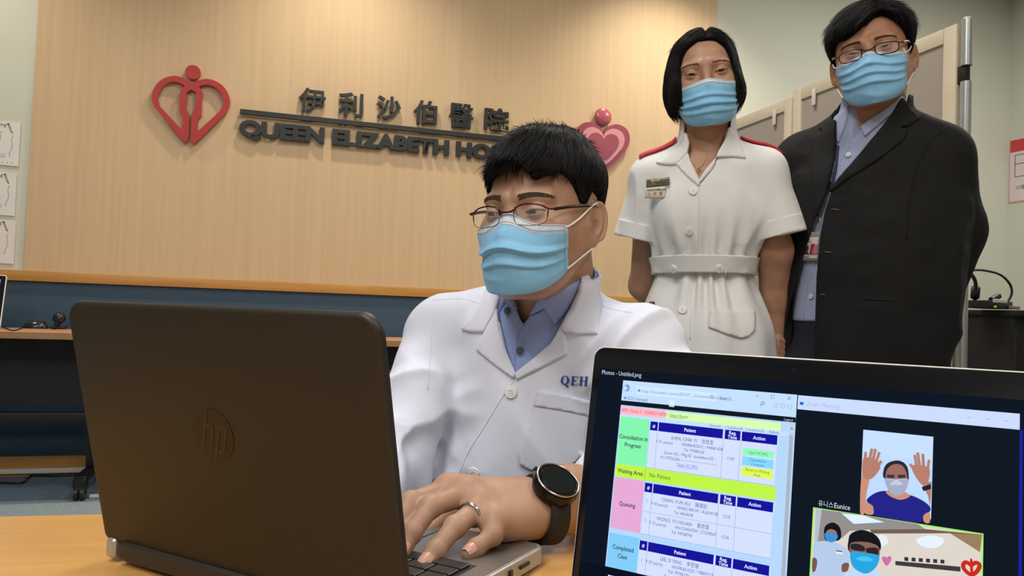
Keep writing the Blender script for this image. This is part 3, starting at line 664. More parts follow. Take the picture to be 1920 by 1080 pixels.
for a, b, wd in (((712, 440), (692, 318), 27), ((748, 440), (724, 292), 28), ((792, 450), (782, 305), 28), ((840, 470), (852, 372), 24), ((690, 490), (640, 420), 28)):
    SI.append(stroke_item(spoly([G(*a), G(*b)]), wd/6/FPX*.50, pal(*SKB), .00012*8))
gp([(770, 680), (870, 645), (874, 700), (790, 725)], (30, 32, 48), 9, False)
gp([(150, 830), (250, 745), (380, 725), (480, 800), (560, 800), (640, 770), (780, 830), (862, 900), (858, 960), (760, 1072), (520, 1050), (220, 990), (225, 900)], (36, 36, 132), 9)
gp([(370, 735), (440, 700), (580, 735), (640, 780), (540, 822), (430, 790)], SKL, 10)
gp([(128, 850), (215, 890), (225, 985), (122, 968)], SKL, 10); gp([(790, 1000), (850, 960), (864, 990), (860, 1078), (800, 1074)], SKL, 10)
gp([(345, 480), (390, 410), (490, 380), (570, 405), (615, 470), (625, 570), (600, 600), (360, 590)], (40, 40, 50), 11)
gp([(375, 500), (430, 435), (500, 420), (560, 445), (600, 520), (605, 600), (560, 720), (490, 770), (420, 720), (370, 600)], SKA, 12)
gp([(360, 580), (480, 590), (615, 585), (600, 700), (530, 768), (450, 765), (385, 690)], (160, 168, 190), 13); gp([(415, 650), (470, 600), (500, 600), (560, 650), (490, 655)], (188, 196, 220), 14)
for cx in (425, 548): gp([(cx-45, 540), (cx+42, 540), (cx+40, 580), (cx-42, 580)], (64, 52, 62), 13, False); gp([(cx-50, 585), (cx+45, 585), (cx+40, 602), (cx-45, 602)], (180, 170, 176), 14, False)
stext('유니스', .1695, -.0945, .0042, (200, 206, 214), 6, 'LEFT'); stext('Eunice', .1790, -.0945, .0046, (214, 220, 226), 6, 'LEFT')
# tile two: the doctor and nurse as the laptop camera sees them
TX0, TX1, TY0 = .1666, .2603, -.0961
quad(TX0, TX1, TY0, -.160, (160, 232, 110), 4); quad(TX0+.0009, TX1-.0009, TY0-.0010, -.160, (214, 206, 196), 5)
def K(cx, cy): return (1500+cx*360/1920, 930+cy*150/800)
def kp(pts, c, layer, sm=True):
    q = [K(*p) for p in pts]; q = catmull(q, 4, True).tolist() if sm else q; SI.append(flat_tris(spoly(q), pal(*c), .00012*layer))
kp([(160, 125), (640, 195), (1180, 280), (1250, 330), (700, 335), (500, 350), (420, 420), (300, 460), (150, 450)], (142, 138, 136), 6, False)
kp([(160, 125), (220, 135), (180, 460), (148, 460)], (176, 186, 200), 7, False)
kp([(415, 172), (640, 195), (845, 262), (540, 278)], (214, 232, 255), 7, False)
kp([(700, 335), (1250, 330), (1822, 385), (1800, 470), (1500, 372), (720, 375)], (110, 92, 78), 7, False)
kp([(1500, 372), (1822, 385), (1800, 560)], (150, 122, 92), 8, False)
kp([(1170, 430), (1300, 392), (1440, 430), (1400, 500), (1300, 520), (1200, 490)], (220, 234, 252), 8)
kp([(780, 400), (860, 400), (880, 470), (800, 500)], (226, 228, 236), 8)
kp([(150, 470), (280, 450), (380, 470), (480, 540), (500, 660), (420, 680), (430, 810), (130, 810), (140, 620)], (176, 196, 226), 9)
kp([(130, 620), (175, 640), (160, 740), (128, 750)], (120, 84, 74), 10); kp([(425, 680), (490, 670), (480, 745), (425, 755)], (120, 84, 74), 10)
kp([(245, 330), (280, 280), (340, 265), (400, 310), (415, 400), (380, 445), (260, 440)], (20, 22, 30), 10); kp([(270, 350), (320, 330), (370, 360), (360, 430), (270, 420)], (150, 110, 100), 11)
kp([(255, 370), (375, 385), (365, 440), (320, 462), (270, 440)], (58, 140, 206), 12); kp([(365, 540), (428, 550), (428, 582), (365, 572)], (226, 232, 240), 12, False); kp([(365, 540), (428, 550), (428, 560), (365, 550)], (40, 60, 80), 13, False)
kp([(500, 740), (620, 700), (760, 740), (790, 810), (460, 810)], (186, 210, 238), 12)
kp([(490, 430), (520, 370), (620, 338), (730, 370), (800, 440), (805, 540), (700, 620), (500, 560)], (22, 22, 28), 13)
kp([(505, 480), (600, 455), (720, 470), (795, 520), (780, 640), (640, 680), (520, 620)], (134, 98, 88), 14)
kp([(515, 480), (590, 478), (650, 510), (640, 550), (520, 530)], (44, 36, 40), 15); kp([(670, 520), (780, 520), (775, 590), (680, 570)], (44, 36, 40), 15)
kp([(515, 560), (640, 565), (790, 595), (770, 700), (680, 770), (590, 750), (520, 680)], (40, 160, 216), 16); kp([(560, 620), (660, 600), (740, 640), (640, 650)], (70, 190, 236), 17)
kp([(820, 625), (845, 600), (870, 615), (895, 598), (918, 630), (868, 698)], (200, 110, 160), 8)
for i in range(6): kp([(1045+72*i, 608+5*i), (1085+72*i, 612+5*i), (1085+72*i, 650+5*i), (1045+72*i, 646+5*i)], (52, 50, 52), 8, False)
kp([(955, 648), (1605, 705), (1605, 755), (955, 690)], (60, 58, 60), 8, False)
SI.append(stroke_item(spoly([K(*q) for q in catmull([(1712, 690), (1660, 660), (1632, 690), (1650, 740), (1715, 785), (1775, 745), (1795, 690), (1760, 665), (1712, 690)], 5)]), .0022, pal(196, 40, 32), .00012*8))
kp([(1700, 635), (1725, 640), (1730, 760), (1705, 765)], (196, 40, 32), 9)
# task bar
quad(.0065, SW-.0065, B0-.0004, -.182, (10, 16, 30), 3)
for i in range(2):
    for j in range(2): quad(.0300+.0025*i, .0300+.0025*i+.0022, -.1655-.0025*j, -.1655-.0025*j-.0022, (200, 220, 245), 6)
SI.append(stroke_item([(.0405+.0018*math.cos(t), -.168+.0018*math.sin(t)) for t in np.linspace(0, 2*np.pi, 20)], .0005, pal(190, 200, 215), .0007))
disp = flat_mesh('display_picture', SI, PALM, scr, SMl @ Matrix.Translation((0, 0, .0001)))

# ---- training desk by the wall
DZ = wall_uz(0, 622, .62)[1]
M_DESKTOP = wood('pinkish_beech', rgb(196, 150, 112), rgb(184, 138, 100), 1.0, (4, 60, 60), .4, .02)
M_DESKEDGE = mat('desk_edge_band', rgb(164, 122, 84), .5, noise=.06, nscale=20)
def wloc(u, off, z=0): return WP(u, z, off)
dku = wall_uz(160, 900, .5)[0]
dk = empty('training_desk', wloc(dku-.85, .36), WANG, 'beech topped folding desk on castors against the blue dado', 'desk')
DL = 1.9
# local x along the wall, y towards the wall (-y to camera)
box('desktop', (0, 0, DZ-.011), (DL, .52, .022), M_DESKTOP, dk, .002)
box('edge_band', (0, -.262, DZ-.014), (DL, .006, .03), M_DESKEDGE, dk)
box('modesty_panel', (0, -.04, DZ-.20), (DL-.16, .012, .32), mat('black_modesty_panel', rgb(20, 22, 27), .7, noise=.1, nscale=40), dk)
zb = wall_uz(60, 782, .42)[1]
box('beam', (0, -.06, zb), (DL-.1, .05, .048), M_BLACKM, dk, .006)
def dk_leg(parent, lx):
    box('leg', (lx, -.02, DZ/2+.05), (.045, .07, DZ-.14), M_BLACKM, parent, .008)
    bm = bmesh.new(); bm_box(bm, (lx, 0, .10), (.055, .5, .035), .012, 3); bm_box(bm, (lx, -.23, .085), (.06, .06, .05), .014, 3); bm_box(bm, (lx, .23, .085), (.06, .06, .05), .014, 3); obj_bm('foot', bm, M_BLACKM, parent, True)
    for sy in (-.235, .225):
        cst = empty('castor', (lx, sy, 0)); cst.parent = parent
        bm = bmesh.new()
        for sx in (-.014, .014): bm_cyl(bm, (0, 0, 0), .034, .034, .016, 24, Matrix.Translation((sx, 0, .034)) @ Matrix.Rotation(math.pi/2, 4, 'Y'))
        obj_bm('wheel', bm, M_BLACKP, cst, True); box('fork', (0, 0, .055), (.05, .05, .03), M_BLACKP, cst, .01, 3)
for lx in (-DL/2+.10, .85): dk_leg(dk, lx)
dk2u0 = dku-.85+DL/2+.01
dk2 = empty('training_desk', wloc(dk2u0+DL/2, .36), WANG, 'second beech topped desk, running on behind the seated doctor', 'desk')
box('desktop', (0, 0, DZ-.011), (DL, .52, .022), M_DESKTOP, dk2, .002); box('edge_band', (0, -.262, DZ-.014), (DL, .006, .03), M_DESKEDGE, dk2)
box('modesty_panel', (0, -.04, DZ-.20), (DL-.16, .012, .32), MATS['black_modesty_panel'], dk2); box('beam', (0, -.06, zb), (DL-.1, .05, .048), M_BLACKM, dk2, .006)
for lx in (-DL/2+.10, .85): dk_leg(dk2, lx)
for e_ in (dk, dk2): e_['group'] = 'training desks along the wall'
def desk_pt(x, y):
    r = rays([(x, y)])[0]; return CP+r*(DZ-CAMH)/r[2]
# mouse
mp_ = desk_pt(66, 616)
ms = empty('computer_mouse', mp_, WANG, 'black computer mouse lying on the beech desk', 'mouse')
bm = bmesh.new(); bmesh.ops.create_uvsphere(bm, u_segments=28, v_segments=16, radius=1)
for v in bm.verts:
    v.co.z = max(v.co.z, -.05); v.co = Vector((v.co.x*.058*(1+.1*v.co.y), v.co.y*.032, v.co.z*.038+.002))
obj_bm('shell', bm, mat('black_gloss_plastic', rgb(34, 34, 34), .25, noise=.1, nscale=90), ms, True)
box('scroll_wheel', (.03, 0, .034), (.012, .006, .008), M_BLACKP, ms, .002); box('button_seam', (.034, 0, .0315), (.03, .0015, .01), M_PORT, ms)
def desk_cable(name, pts, r, lab, cat):
    b = desk_pt(*pts[0][:2]); e = empty(name, b, 0, lab, cat)
    q = np.array([desk_pt(p[0], p[1])+np.array([0, 0, p[2] if len(p) > 2 else r]) for p in pts]); tube('cable', catmull(q, 6), r, M_BLACKP, e, 6, org=b)
    return e
desk_cable('cable', [(0, 612), (12, 617), (25, 621), (42, 616), (50, 612)], .003, 'thin black cable left of the mouse', 'cable')
desk_cable('cable', [(82, 614), (92, 613), (102, 618.5), (96, 612), (112, 613)], .003, 'short black cable looping between mouse and webcam', 'cable')
# webcam
wp = WP(wall_uz(110, 600, .13)[0], DZ, .13)
wc = empty('webcam', wp, WANG, 'small black round webcam standing on the beech desk', 'webcam')
box('clip', (0, 0, .008), (.07, .05, .014), M_BLACKP, wc, .005)
tube('stem', [(0, 0, .01), (.0, 0, .035)], .008, M_BLACKP, wc)
bm = bmesh.new(); bmesh.ops.create_uvsphere(bm, u_segments=24, v_segments=14, radius=.030); obj_bm('head', bm, MATS['black_gloss_plastic'], wc, True, (.002, 0, .056))
bm = bmesh.new(); bm_cyl(bm, (0, -.028, 0), .012, .011, .006, 20, Matrix.Rotation(math.pi/2, 4, 'X')); obj_bm('lens', bm, M_WEB, wc, True, (.002, -.056, .056))
tube('cable', catmull([(.03, .0, .05), (.07, .01, .06), (.12, .03, .08), (.15, .04, .06)], 5), .003, M_BLACKP, wc, 6)
# laptop standing at the left end of that desk
sp0 = desk_pt(-60, 618); sa = WANG
l3 = empty('laptop', sp0, sa, 'silver laptop standing open on the beech desk at far left', 'laptop')
tp = wall_uz(11, 515, .30); Hl = .20
M3 = Matrix.Rotation(math.pi/2-.22, 4, 'X')
pr = np.array(l3.matrix_basis.inverted() @ Vector(WP(*wall_uz(13.5, 516, .34), .34)))
W3 = .33; x3 = pr[0]-W3; z3 = pr[2]
LH3 = (z3-.012)/math.cos(.22)
M3 = Matrix.Translation((x3, pr[1]-math.sin(.22)*LH3, .012)) @ Matrix.Rotation(math.pi/2-.22, 4, 'X')
bev_prism('lid', rrect(W3, LH3, .012, 6, .004), -.006, 0, .001, M_LIDSILVER, l3, M3)
bev_prism('screen_bezel', rrect(W3-.008, LH3-.008, .009, 6, .003), 0, .0008, 0, M_BEZEL, l3, M3 @ Matrix.Translation((.004, .004, 0)))
bm = bmesh.new(); bm_box(bm, (W3/2, LH3/2, .0011), (W3-.05, LH3-.045, .0004), 0, 2, M3); obj_bm('display', bm, emat('desk_laptop_glow', rgb(176, 206, 240), .9), l3)
bm = bmesh.new(); bm_box(bm, (W3/2, LH3-.045, .0014), (W3-.05, .008, .0002), 0, 2, M3); obj_bm('display_bar', bm, emat('desk_laptop_bar', rgb(40, 70, 130), .8), l3)
bm = bmesh.new(); bm_box(bm, (x3+W3/2, pr[1]-math.sin(.22)*LH3-.12, .007), (W3, .23, .012), .003); obj_bm('base', bm, M_LIDSILVER, l3, True)
# floor cable behind the desk feet
q = np.array([onz(x, y, .006) for x, y in ((-40, 906), (0, 905), (40, 905.5), (52, 896), (62, 891.5), (100, 892), (150, 890), (200, 886), (260, 890))])
e = empty('floor_cable', q[0], 0, 'black cable trailing along the carpet below the baseboard', 'cable'); tube('cable', catmull(q, 6), .006, M_BLACKP, e, 6, org=q[0])
pz = onz(178, 933, 0); e = empty('power_plug', pz, .4, 'small white cable plug on the carpet beside the castor', 'plug'); box('body', (0, 0, .008), (.05, .02, .016), M_PIPE, e, .004); tube('cable', catmull([(.02, 0, .01), (.06, .02, .03), (.12, .02, .05), (.16, .05, .01), (.3, .08, .006)], 6), .004, M_BLACKP, e, 6)

# ---- folding partition screens on the right
M_PFRAME = mat('cream_screen_frame', rgb(206, 194, 168), .5, noise=.03, nscale=20); M_PFAB = mat('grey_screen_fabric', rgb(162, 152, 141), .95, noise=.05, nscale=300, bump=.25, bscale=500); M_POST = mat('aluminium_post', rgb(176, 184, 180), .3, metal=.5, noise=.04, nscale=20)
pd = np.array([-0.290, 0.957, 0]); pd /= np.linalg.norm(pd); pa_ = math.atan2(pd[1], pd[0])
PT = 1.80
near = onz(1802, 48, PT)
def along(px, py, z=None):
    "distance along the partition from its near end for a photo pixel"
    return ray_plane(px, py, near*[1, 1, 0], pd, np.array([0, 0, 1.0]))
s1, zt1 = along(1494, 171); s0b, zt0 = along(1366, 232); s0b = along(1345, 241)[0]
def screen_unit(sa_, sb_, top, lab):
    o = near*[1, 1, 0]+pd*sa_
    e = empty('partition_screen', o, pa_, lab, 'partition', 'folding partition screens'); L = sb_-sa_
    for xx, wv in ((.0225, .045), (L-.0225, .045)): box('upright', (xx, 0, top/2+.03), (wv, .032, top-.06), M_PFRAME, e, .004)
    box('top_rail', (L/2, 0, top-.0225), (L-.09, .032, .045), M_PFRAME, e, .004); box('bottom_rail', (L/2, 0, .085), (L-.09, .032, .05), M_PFRAME, e, .004)
    box('fabric_panel', (L/2, 0, (top-.045+.11)/2), (L-.09, .02, top-.045-.11), M_PFAB, e)
    for xx in (.02, L-.02): box('foot', (xx, 0, .015), (.04, .34, .03), M_PFRAME, e, .008)
    return e, L
e1, L1_ = screen_unit(0.0, s1, zt1, 'grey fabric partition screen directly behind the man in the black jacket')
e2, L2_ = screen_unit(s1+.006, s0b, zt0+.0, 'grey fabric partition screen further back beside the nurse')
# hooks of pale tape hanging on the rails and latch
for e_, xs in ((e1, (L1_-.12, L1_-.55)), (e2, (.10, L2_-.10))):
    top = zt1 if e_ is e1 else zt0
    for x_ in xs: box('hook', (x_, .019, top-.055), (.018, .006, .06), mat('white_hook', rgb(216, 208, 196), .5), e_, .003)
box('latch', (L1_-.02, .018, zt1-.20), (.016, .005, .05), M_BLACKP, e1)
# round aluminium post at the near end with connector gap
po = near*[1, 1, 0]-pd*.020
pe = empty('partition_post', po, pa_, 'round aluminium post closing the near end of the partition', 'post')
for a, b in ((.03, zt1-.17), (zt1-.125, zt1+.005)):
    bm = bmesh.new(); bm_cyl(bm, (0, 0, (a+b)/2), .0145, .0145, b-a, 28); obj_bm('tube', bm, M_POST, pe, True)
box('connector', (.01, 0, zt1-.148), (.03, .02, .05), M_BLACKP, pe, .004); bm = bmesh.new(); bm_cyl(bm, (0, 0, zt1+.007), .012, .010, .008, 24); obj_bm('cap', bm, M_PFRAME, pe, True)
bm = bmesh.new(); bm_cyl(bm, (0, 0, .015), .14, .13, .03, 32); obj_bm('base_plate', bm, M_POST, pe, True)

# ---- black equipment cabinet with cables on the far right
cd = 3.0
ctop = P(1870, 582, cd)
cb = empty('equipment_cabinet', (ctop[0]+.25, ctop[1]+.25, 0), WANG, 'black equipment cabinet against the right wall below the ledge', 'cabinet')
CHT = ctop[2]
M_CAB = mat('matt_black_cabinet', rgb(16, 16, 17), .7, noise=.15, nscale=30)
box('body', (.12, .02, CHT/2+.02), (.9, .55, CHT-.04), M_CAB, cb, .006)
box('top', (.12, .0, CHT-.01), (.92, .58, .022), M_CAB, cb, .004)
for sx in (-.11, .35): d_ = box('door', (sx, -.262, CHT/2), (.45, .016, CHT-.14), M_CAB, cb, .004); 
for sx in (.10, .14): box('handle', (sx, -.275, CHT*.62), (.012, .014, .12), M_BLACKM, cb, .004)
for sx in (-.28, .52): box('foot', (sx, 0, .02), (.06, .4, .04), M_BLACKM, cb)
bx = P(1852, 567, cd-.02)
rt = empty('signal_box', (bx[0], bx[1], CHT), WANG+.2, 'small black and white connector box on top of the cabinet', 'device')
box('case', (0, 0, .02), (.16, .10, .03), M_BLACKP, rt, .004); box('label_strip', (-.01, -.052, .034), (.09, .006, .014), M_PIPE, rt, .002); box('lower_strip', (.08, -.055, .012), (.07, .006, .012), mat('grey_plastic', rgb(130, 128, 122), .5), rt, .002)
bm = bmesh.new(); bm_cyl(bm, (0, 0, 0), .012, .012, .05, 16, Matrix.Translation((.03, -.01, .047)) @ Matrix.Rotation(1.2, 4, 'Y')); obj_bm('knob', bm, M_BLACKP, rt, True)
tube('status_light', [(-.045, -.051, .012), (-.035, -.051, .012)], .003, emat('green_led', rgb(150, 200, 60), 1.0), rt)
cq = np.array([P(x, y, d) for x, y, d in ((1808, 512, 2.85), (1820, 507, 2.88), (1845, 507, 2.93), (1875, 515, 2.98), (1893, 532, 3.0), (1897, 550, 3.0), (1888, 566, 3.0), (1868, 577, 3.0))])
ce = empty('looped_cable', cq[-1], 0, 'black cable looping in the air above the cabinet', 'cable'); tube('cable', catmull(cq, 8), .0045, M_BLACKP, ce, 8, org=cq[-1])
cq = np.array([P(x, y, d) for x, y, d in ((1806, 508, 2.84), (1815, 511, 2.86), (1824, 518, 2.9), (1829, 530, 2.92), (1829.5, 545, 2.95), (1828, 556, 2.97), (1828, 566, 2.98))])
ce = empty('thick_cable', cq[-1], 0, 'thick black signal cable with ferrite plugged into the connector box', 'cable'); tube('cable', catmull(cq, 8), .007, M_BLACKP, ce, 8, org=cq[-1]); tube('ferrite', [cq[4]+[0, 0, .012], cq[5]-[0, 0, .004]], .016, M_BLACKP, ce, 14, org=cq[-1])
# ================================================================ smooth-surface modelling: distance fields meshed by surface nets
def smin(a, b, k):
    h = np.clip(.5+.5*(b-a)/k, 0, 1); return b*(1-h)+a*h-k*h*(1-h)
def smax(a, b, k): return -smin(-a, -b, k)
def ell(p, c, r):
    r = np.asarray(r, np.float32); q = p-np.asarray(c, np.float32)
    k0 = np.linalg.norm(q/r, axis=1); k1 = np.linalg.norm(q/(r*r), axis=1)
    return k0*(k0-1)/(k1+1e-9)
def sph(p, c, r): return np.linalg.norm(p-np.asarray(c, np.float32), axis=1)-r
def cap(p, a, b, r1, r2=None):
    "capsule whose radius runs from r1 at a to r2 at b"
    r2 = r1 if r2 is None else r2; a = np.asarray(a, np.float32); b = np.asarray(b, np.float32); d = b-a
    t = np.clip((p-a)@d/(d@d+1e-12), 0, 1); return np.linalg.norm(p-a-t[:, None]*d, axis=1)-(r1+(r2-r1)*t)
def chain(p, pts, rads, k=.02):
    d = None
    for i in range(len(pts)-1):
        e = cap(p, pts[i], pts[i+1], rads[i], rads[i+1]); d = e if d is None else smin(d, e, k)
    return d
def rbox(p, c, h, r, R=None):
    q = p-np.asarray(c, np.float32)
    if R is not None: q = q@np.asarray(R, np.float32)
    q = np.abs(q)-(np.asarray(h, np.float32)-r)
    return np.linalg.norm(np.maximum(q, 0), axis=1)+np.minimum(q.max(1), 0)-r
_LAT = RNG.random((32, 32, 32)).astype(np.float32)*2-1
def vnoise(p):
    i = np.floor(p).astype(np.int32); f = (p-i).astype(np.float32); f = f*f*(3-2*f); i0 = i & 31; i1 = (i+1) & 31
    x0, y0, z0 = i0.T; x1, y1, z1 = i1.T; fx, fy, fz = f.T
    a = _LAT[x0, y0, z0]*(1-fx)+_LAT[x1, y0, z0]*fx; b = _LAT[x0, y1, z0]*(1-fx)+_LAT[x1, y1, z0]*fx
    c = _LAT[x0, y0, z1]*(1-fx)+_LAT[x1, y0, z1]*fx; d = _LAT[x0, y1, z1]*(1-fx)+_LAT[x1, y1, z1]*fx
    return (a*(1-fy)+b*fy)*(1-fz)+(c*(1-fy)+d*fy)*fz
def ridge(p): return 1-2*np.abs(vnoise(p))
def ss(a, b, x): t = np.clip((x-a)/(b-a), 0, 1); return t*t*(3-2*t)
def poly_sd(q, poly):
    "signed distance (negative inside) of 2D points to a closed polygon"
    poly = np.asarray(poly, np.float32); d = np.full(len(q), 1e9, np.float32); s = np.ones(len(q), np.float32); n = len(poly)
    for i in range(n):
        a = poly[i]; b = poly[i-1]; e = b-a; w_ = q-a
        t = np.clip((w_@e)/(e@e+1e-9), 0, 1); bb = w_-t[:, None]*e; d = np.minimum(d, (bb*bb).sum(1))
        c1 = q[:, 1] >= a[1]; c2 = q[:, 1] < b[1]; c3 = e[0]*w_[:, 1] > e[1]*w_[:, 0]
        al = (c1 & c2 & c3) | (~c1 & ~c2 & ~c3); s = np.where(al, -s, s)
    return s*np.sqrt(d)
def pix_sd(p, poly):
    "metric distance of points to a polygon drawn on the photo plane"
    uv, d = project(p); return poly_sd(uv.astype(np.float32), poly)*(d/FPX)
def surface_nets(f, lo, hi, h, lip=1.0, newton=1):
    lo = np.asarray(lo, float); hi = np.asarray(hi, float); B = 12
    nb = np.ceil((hi-lo)/(h*B)).astype(int); n = nb*B+1
    cs = np.stack(np.meshgrid(*[lo[i]+(np.arange(nb[i])+.5)*h*B for i in range(3)], indexing='ij'), -1).reshape(-1, 3).astype(np.float32)
    dc = np.concatenate([f(cs[i:i+200000]) for i in range(0, len(cs), 200000)])
    act = np.abs(dc) < (h*B*.87*lip+2*h)
    vol = np.repeat(np.repeat(np.repeat(np.sign(dc).reshape(nb), B, 0), B, 1), B, 2).astype(np.float32)*.5
    vol = np.pad(vol, ((0, 1),)*3, mode='edge')
    bi = np.argwhere(act.reshape(nb)); g = np.stack(np.meshgrid(*[np.arange(B+1)]*3, indexing='ij'), -1).reshape(-1, 3)
    for s in range(0, len(bi), 250):
        idx = (bi[s:s+250, None]*B+g[None]).reshape(-1, 3)
        p = (lo+idx*h).astype(np.float32); vol[idx[:, 0], idx[:, 1], idx[:, 2]] = f(p)
    sg = vol < 0
    c = np.zeros(tuple(n-1), np.int8)
    for dx in (0, 1):
        for dy in (0, 1):
            for dz in (0, 1): c += sg[dx:n[0]-1+dx, dy:n[1]-1+dy, dz:n[2]-1+dz]
    cell = np.argwhere((c > 0) & (c < 8)); idm = np.full(tuple(n-1), -1, np.int32); idm[tuple(cell.T)] = np.arange(len(cell))
    acc = np.zeros((len(cell), 3)); cnt = np.zeros(len(cell))
    cor = np.array([(x, y, z) for x in (0, 1) for y in (0, 1) for z in (0, 1)])
    vals = np.stack([vol[tuple((cell+q).T)] for q in cor], 1)
    for a in range(8):
        for b in range(a+1, 8):
            if np.abs(cor[a]-cor[b]).sum() != 1: continue
            va, vb = vals[:, a], vals[:, b]; m = (va < 0) != (vb < 0); t = np.where(m, va/(va-vb+1e-20*(va == vb)), 0)
            acc[m] += cor[a]+t[m, None]*(cor[b]-cor[a]); cnt[m] += 1
    V = lo+(cell+acc/np.maximum(cnt, 1)[:, None])*h
    Q = []
    for ax in range(3):
        o1, o2 = [i for i in range(3) if i != ax]
        sl0 = [slice(1, -1)]*3; sl0[ax] = slice(0, -1); sl1 = [slice(1, -1)]*3; sl1[ax] = slice(1, None)
        s0 = sg[tuple(sl0)]; s1 = sg[tuple(sl1)]; e = np.argwhere(s0 != s1)
        if not len(e): continue
        inv = s0[tuple(e.T)]; base = e.copy(); base[:, o1] += 1; base[:, o2] += 1
        def cid(d1, d2):
            q = base.copy(); q[:, o1] -= d1; q[:, o2] -= d2; return idm[tuple(q.T)]
        qd = np.stack([cid(1, 1), cid(0, 1), cid(0, 0), cid(1, 0)], 1)
        flip = inv if ax != 1 else ~inv
        qd[~flip] = qd[~flip][:, ::-1]; Q.append(qd)
    Q = np.vstack(Q); Q = Q[(Q >= 0).all(1)]
    V = V.astype(np.float32)
    for _ in range(newton):
        d, gN = grad(f, V, h*.5); V = V-np.clip(d, -h*.5, h*.5)[:, None]*gN
    return V, Q
def grad(f, V, e=.001):
    V = V.astype(np.float32); d = f(V); g = np.stack([f(V+np.eye(3, dtype=np.float32)[i]*e)-f(V-np.eye(3, dtype=np.float32)[i]*e) for i in range(3)], 1)
    return d, g/(np.linalg.norm(g, axis=1)[:, None]+1e-9)
def trace(f, px, t0, t1, steps=60, relax=.8):
    "march the view rays of photo pixels onto a surface"
    R = rays(px).astype(np.float32); t = np.full(len(R), t0, np.float32); best = np.full(len(R), 1e9, np.float32); bt = t.copy()
    L = np.linalg.norm(R, axis=1)
    for _ in range(steps):
        p = (CP+R*t[:, None]).astype(np.float32); d = f(p); b = np.abs(d) < best; bt = np.where(b, t, bt); best = np.minimum(best, np.abs(d))
        t = np.clip(t+d*relax/L, t0, t1)
    return (CP+R*bt[:, None]).astype(np.float32), best
def cdt_fill(poly, step):
    poly = np.asarray(poly, float); out = []
    for i in range(len(poly)):
        a = poly[i]; b = poly[(i+1) % len(poly)]; k = max(1, int(np.linalg.norm(b-a)/step))
        out += [a+(b-a)*j/k for j in range(k)]
    out = np.array(out); lo = out.min(0); hi = out.max(0)
    gx, gy = np.meshgrid(np.arange(lo[0], hi[0], step), np.arange(lo[1], hi[1], step*.87)); gx = gx+(np.arange(gx.shape[0])[:, None] % 2)*step*.5
    g = np.stack([gx.ravel(), gy.ravel()], 1); sd = poly_sd(g.astype(np.float32), out); g = g[sd < -step*.45]
    pts = np.vstack([out, g]); n = len(out)
    vo, eo, fo, *_ = delaunay_2d_cdt([Vector(q) for q in pts], [(i, (i+1) % n) for i in range(n)], [], 1, 1e-6)
    return np.array([tuple(v) for v in vo]), np.array([f for f in fo if len(f) == 3])
def shell(V, T, N, t):
    "close a triangle sheet into a slab of thickness t (outer side = V)"
    n = len(V); e = {}
    for f in T:
        for a, b in ((f[0], f[1]), (f[1], f[2]), (f[2], f[0])):
            e[(a, b)] = 1
    bd = [(a, b) for (a, b) in e if (b, a) not in e]
    side = [(b, a, a+n) for a, b in bd]+[(b, a+n, b+n) for a, b in bd]
    return np.vstack([V, V-N*t]), np.vstack([T, T[:, ::-1]+n, np.array(side)])
def patch(name, f, poly, off, thick, m, parent, org, t0, t1, step=6.0, curve=False, bulge=0.0, nfix=None, lift=None):
    "a piece of cloth laid on surface f: outline drawn on the photo, built on the surface with its own thickness"
    if curve: poly = catmull(poly, 5, True)
    uv, T = cdt_fill(poly, step)
    V, best = trace(f, uv, t0, t1)
    d, N = grad(f, V, .004)
    if nfix is not None:
        N = N*.0+np.asarray(nfix, np.float32)
    else:
        for _ in range(2): N = lap_vec(N, T)
    a = V[T[0, 0]]; 
    V0 = V.copy(); V = lap_vec(V, T, .5); nb_ = len(np.unique(np.round(np.asarray(poly), 3), axis=0)); sdv = poly_sd(uv.astype(np.float32), np.asarray(poly, np.float32)); V[sdv > -.05] = V0[sdv > -.05]
    o = off+(lift(uv) if lift is not None else 0)
    o = np.broadcast_to(np.asarray(o, np.float32), (len(V),))
    if bulge:
        sd = -poly_sd(uv.astype(np.float32), np.asarray(poly, np.float32)); o = o+bulge*ss(0, 14, sd)
    V = V+N*o[:, None]
    tri = V[T]; fn = np.cross(tri[:, 1]-tri[:, 0], tri[:, 2]-tri[:, 0]); 
    if (fn*N[T[:, 0]]).sum() < 0: T = T[:, ::-1]
    V2, T2 = shell(V, T, N, thick if off > .0065 else max(thick, off+.003))
    return mesh_np(name, V2, T2, m, parent, True, org)
def lap_vec(N, T, w_=1.0):
    acc = np.zeros_like(N, dtype=np.float64); cnt = np.zeros(len(N))
    for i in range(3):
        for j in range(3):
            if i != j: np.add.at(acc, T[:, i], N[T[:, j]]); np.add.at(cnt, T[:, i], 1)
    r = N*(1-w_*.5)+acc/np.maximum(cnt, 1)[:, None]*(w_*.5)
    return r.astype(np.float32)
def seam(name, f, pts, rad, m, parent, org, t0, t1, off=0.0, n=6, seg=6):
    uv = catmull(pts, n); V, b = trace(f, uv, t0, t1); d, N = grad(f, V, .004); return tube(name, V+N*off, rad, m, parent, seg, org=org)
def frame(yaw, pitch, roll):
    "columns = local axes (x = person's left, y = backwards, z = up); yaw>0 turns the face towards image left"
    R = Matrix.Rotation(-yaw, 3, 'Z') @ Matrix.Rotation(roll, 3, 'Y') @ Matrix.Rotation(pitch, 3, 'X')
    return np.array(R)
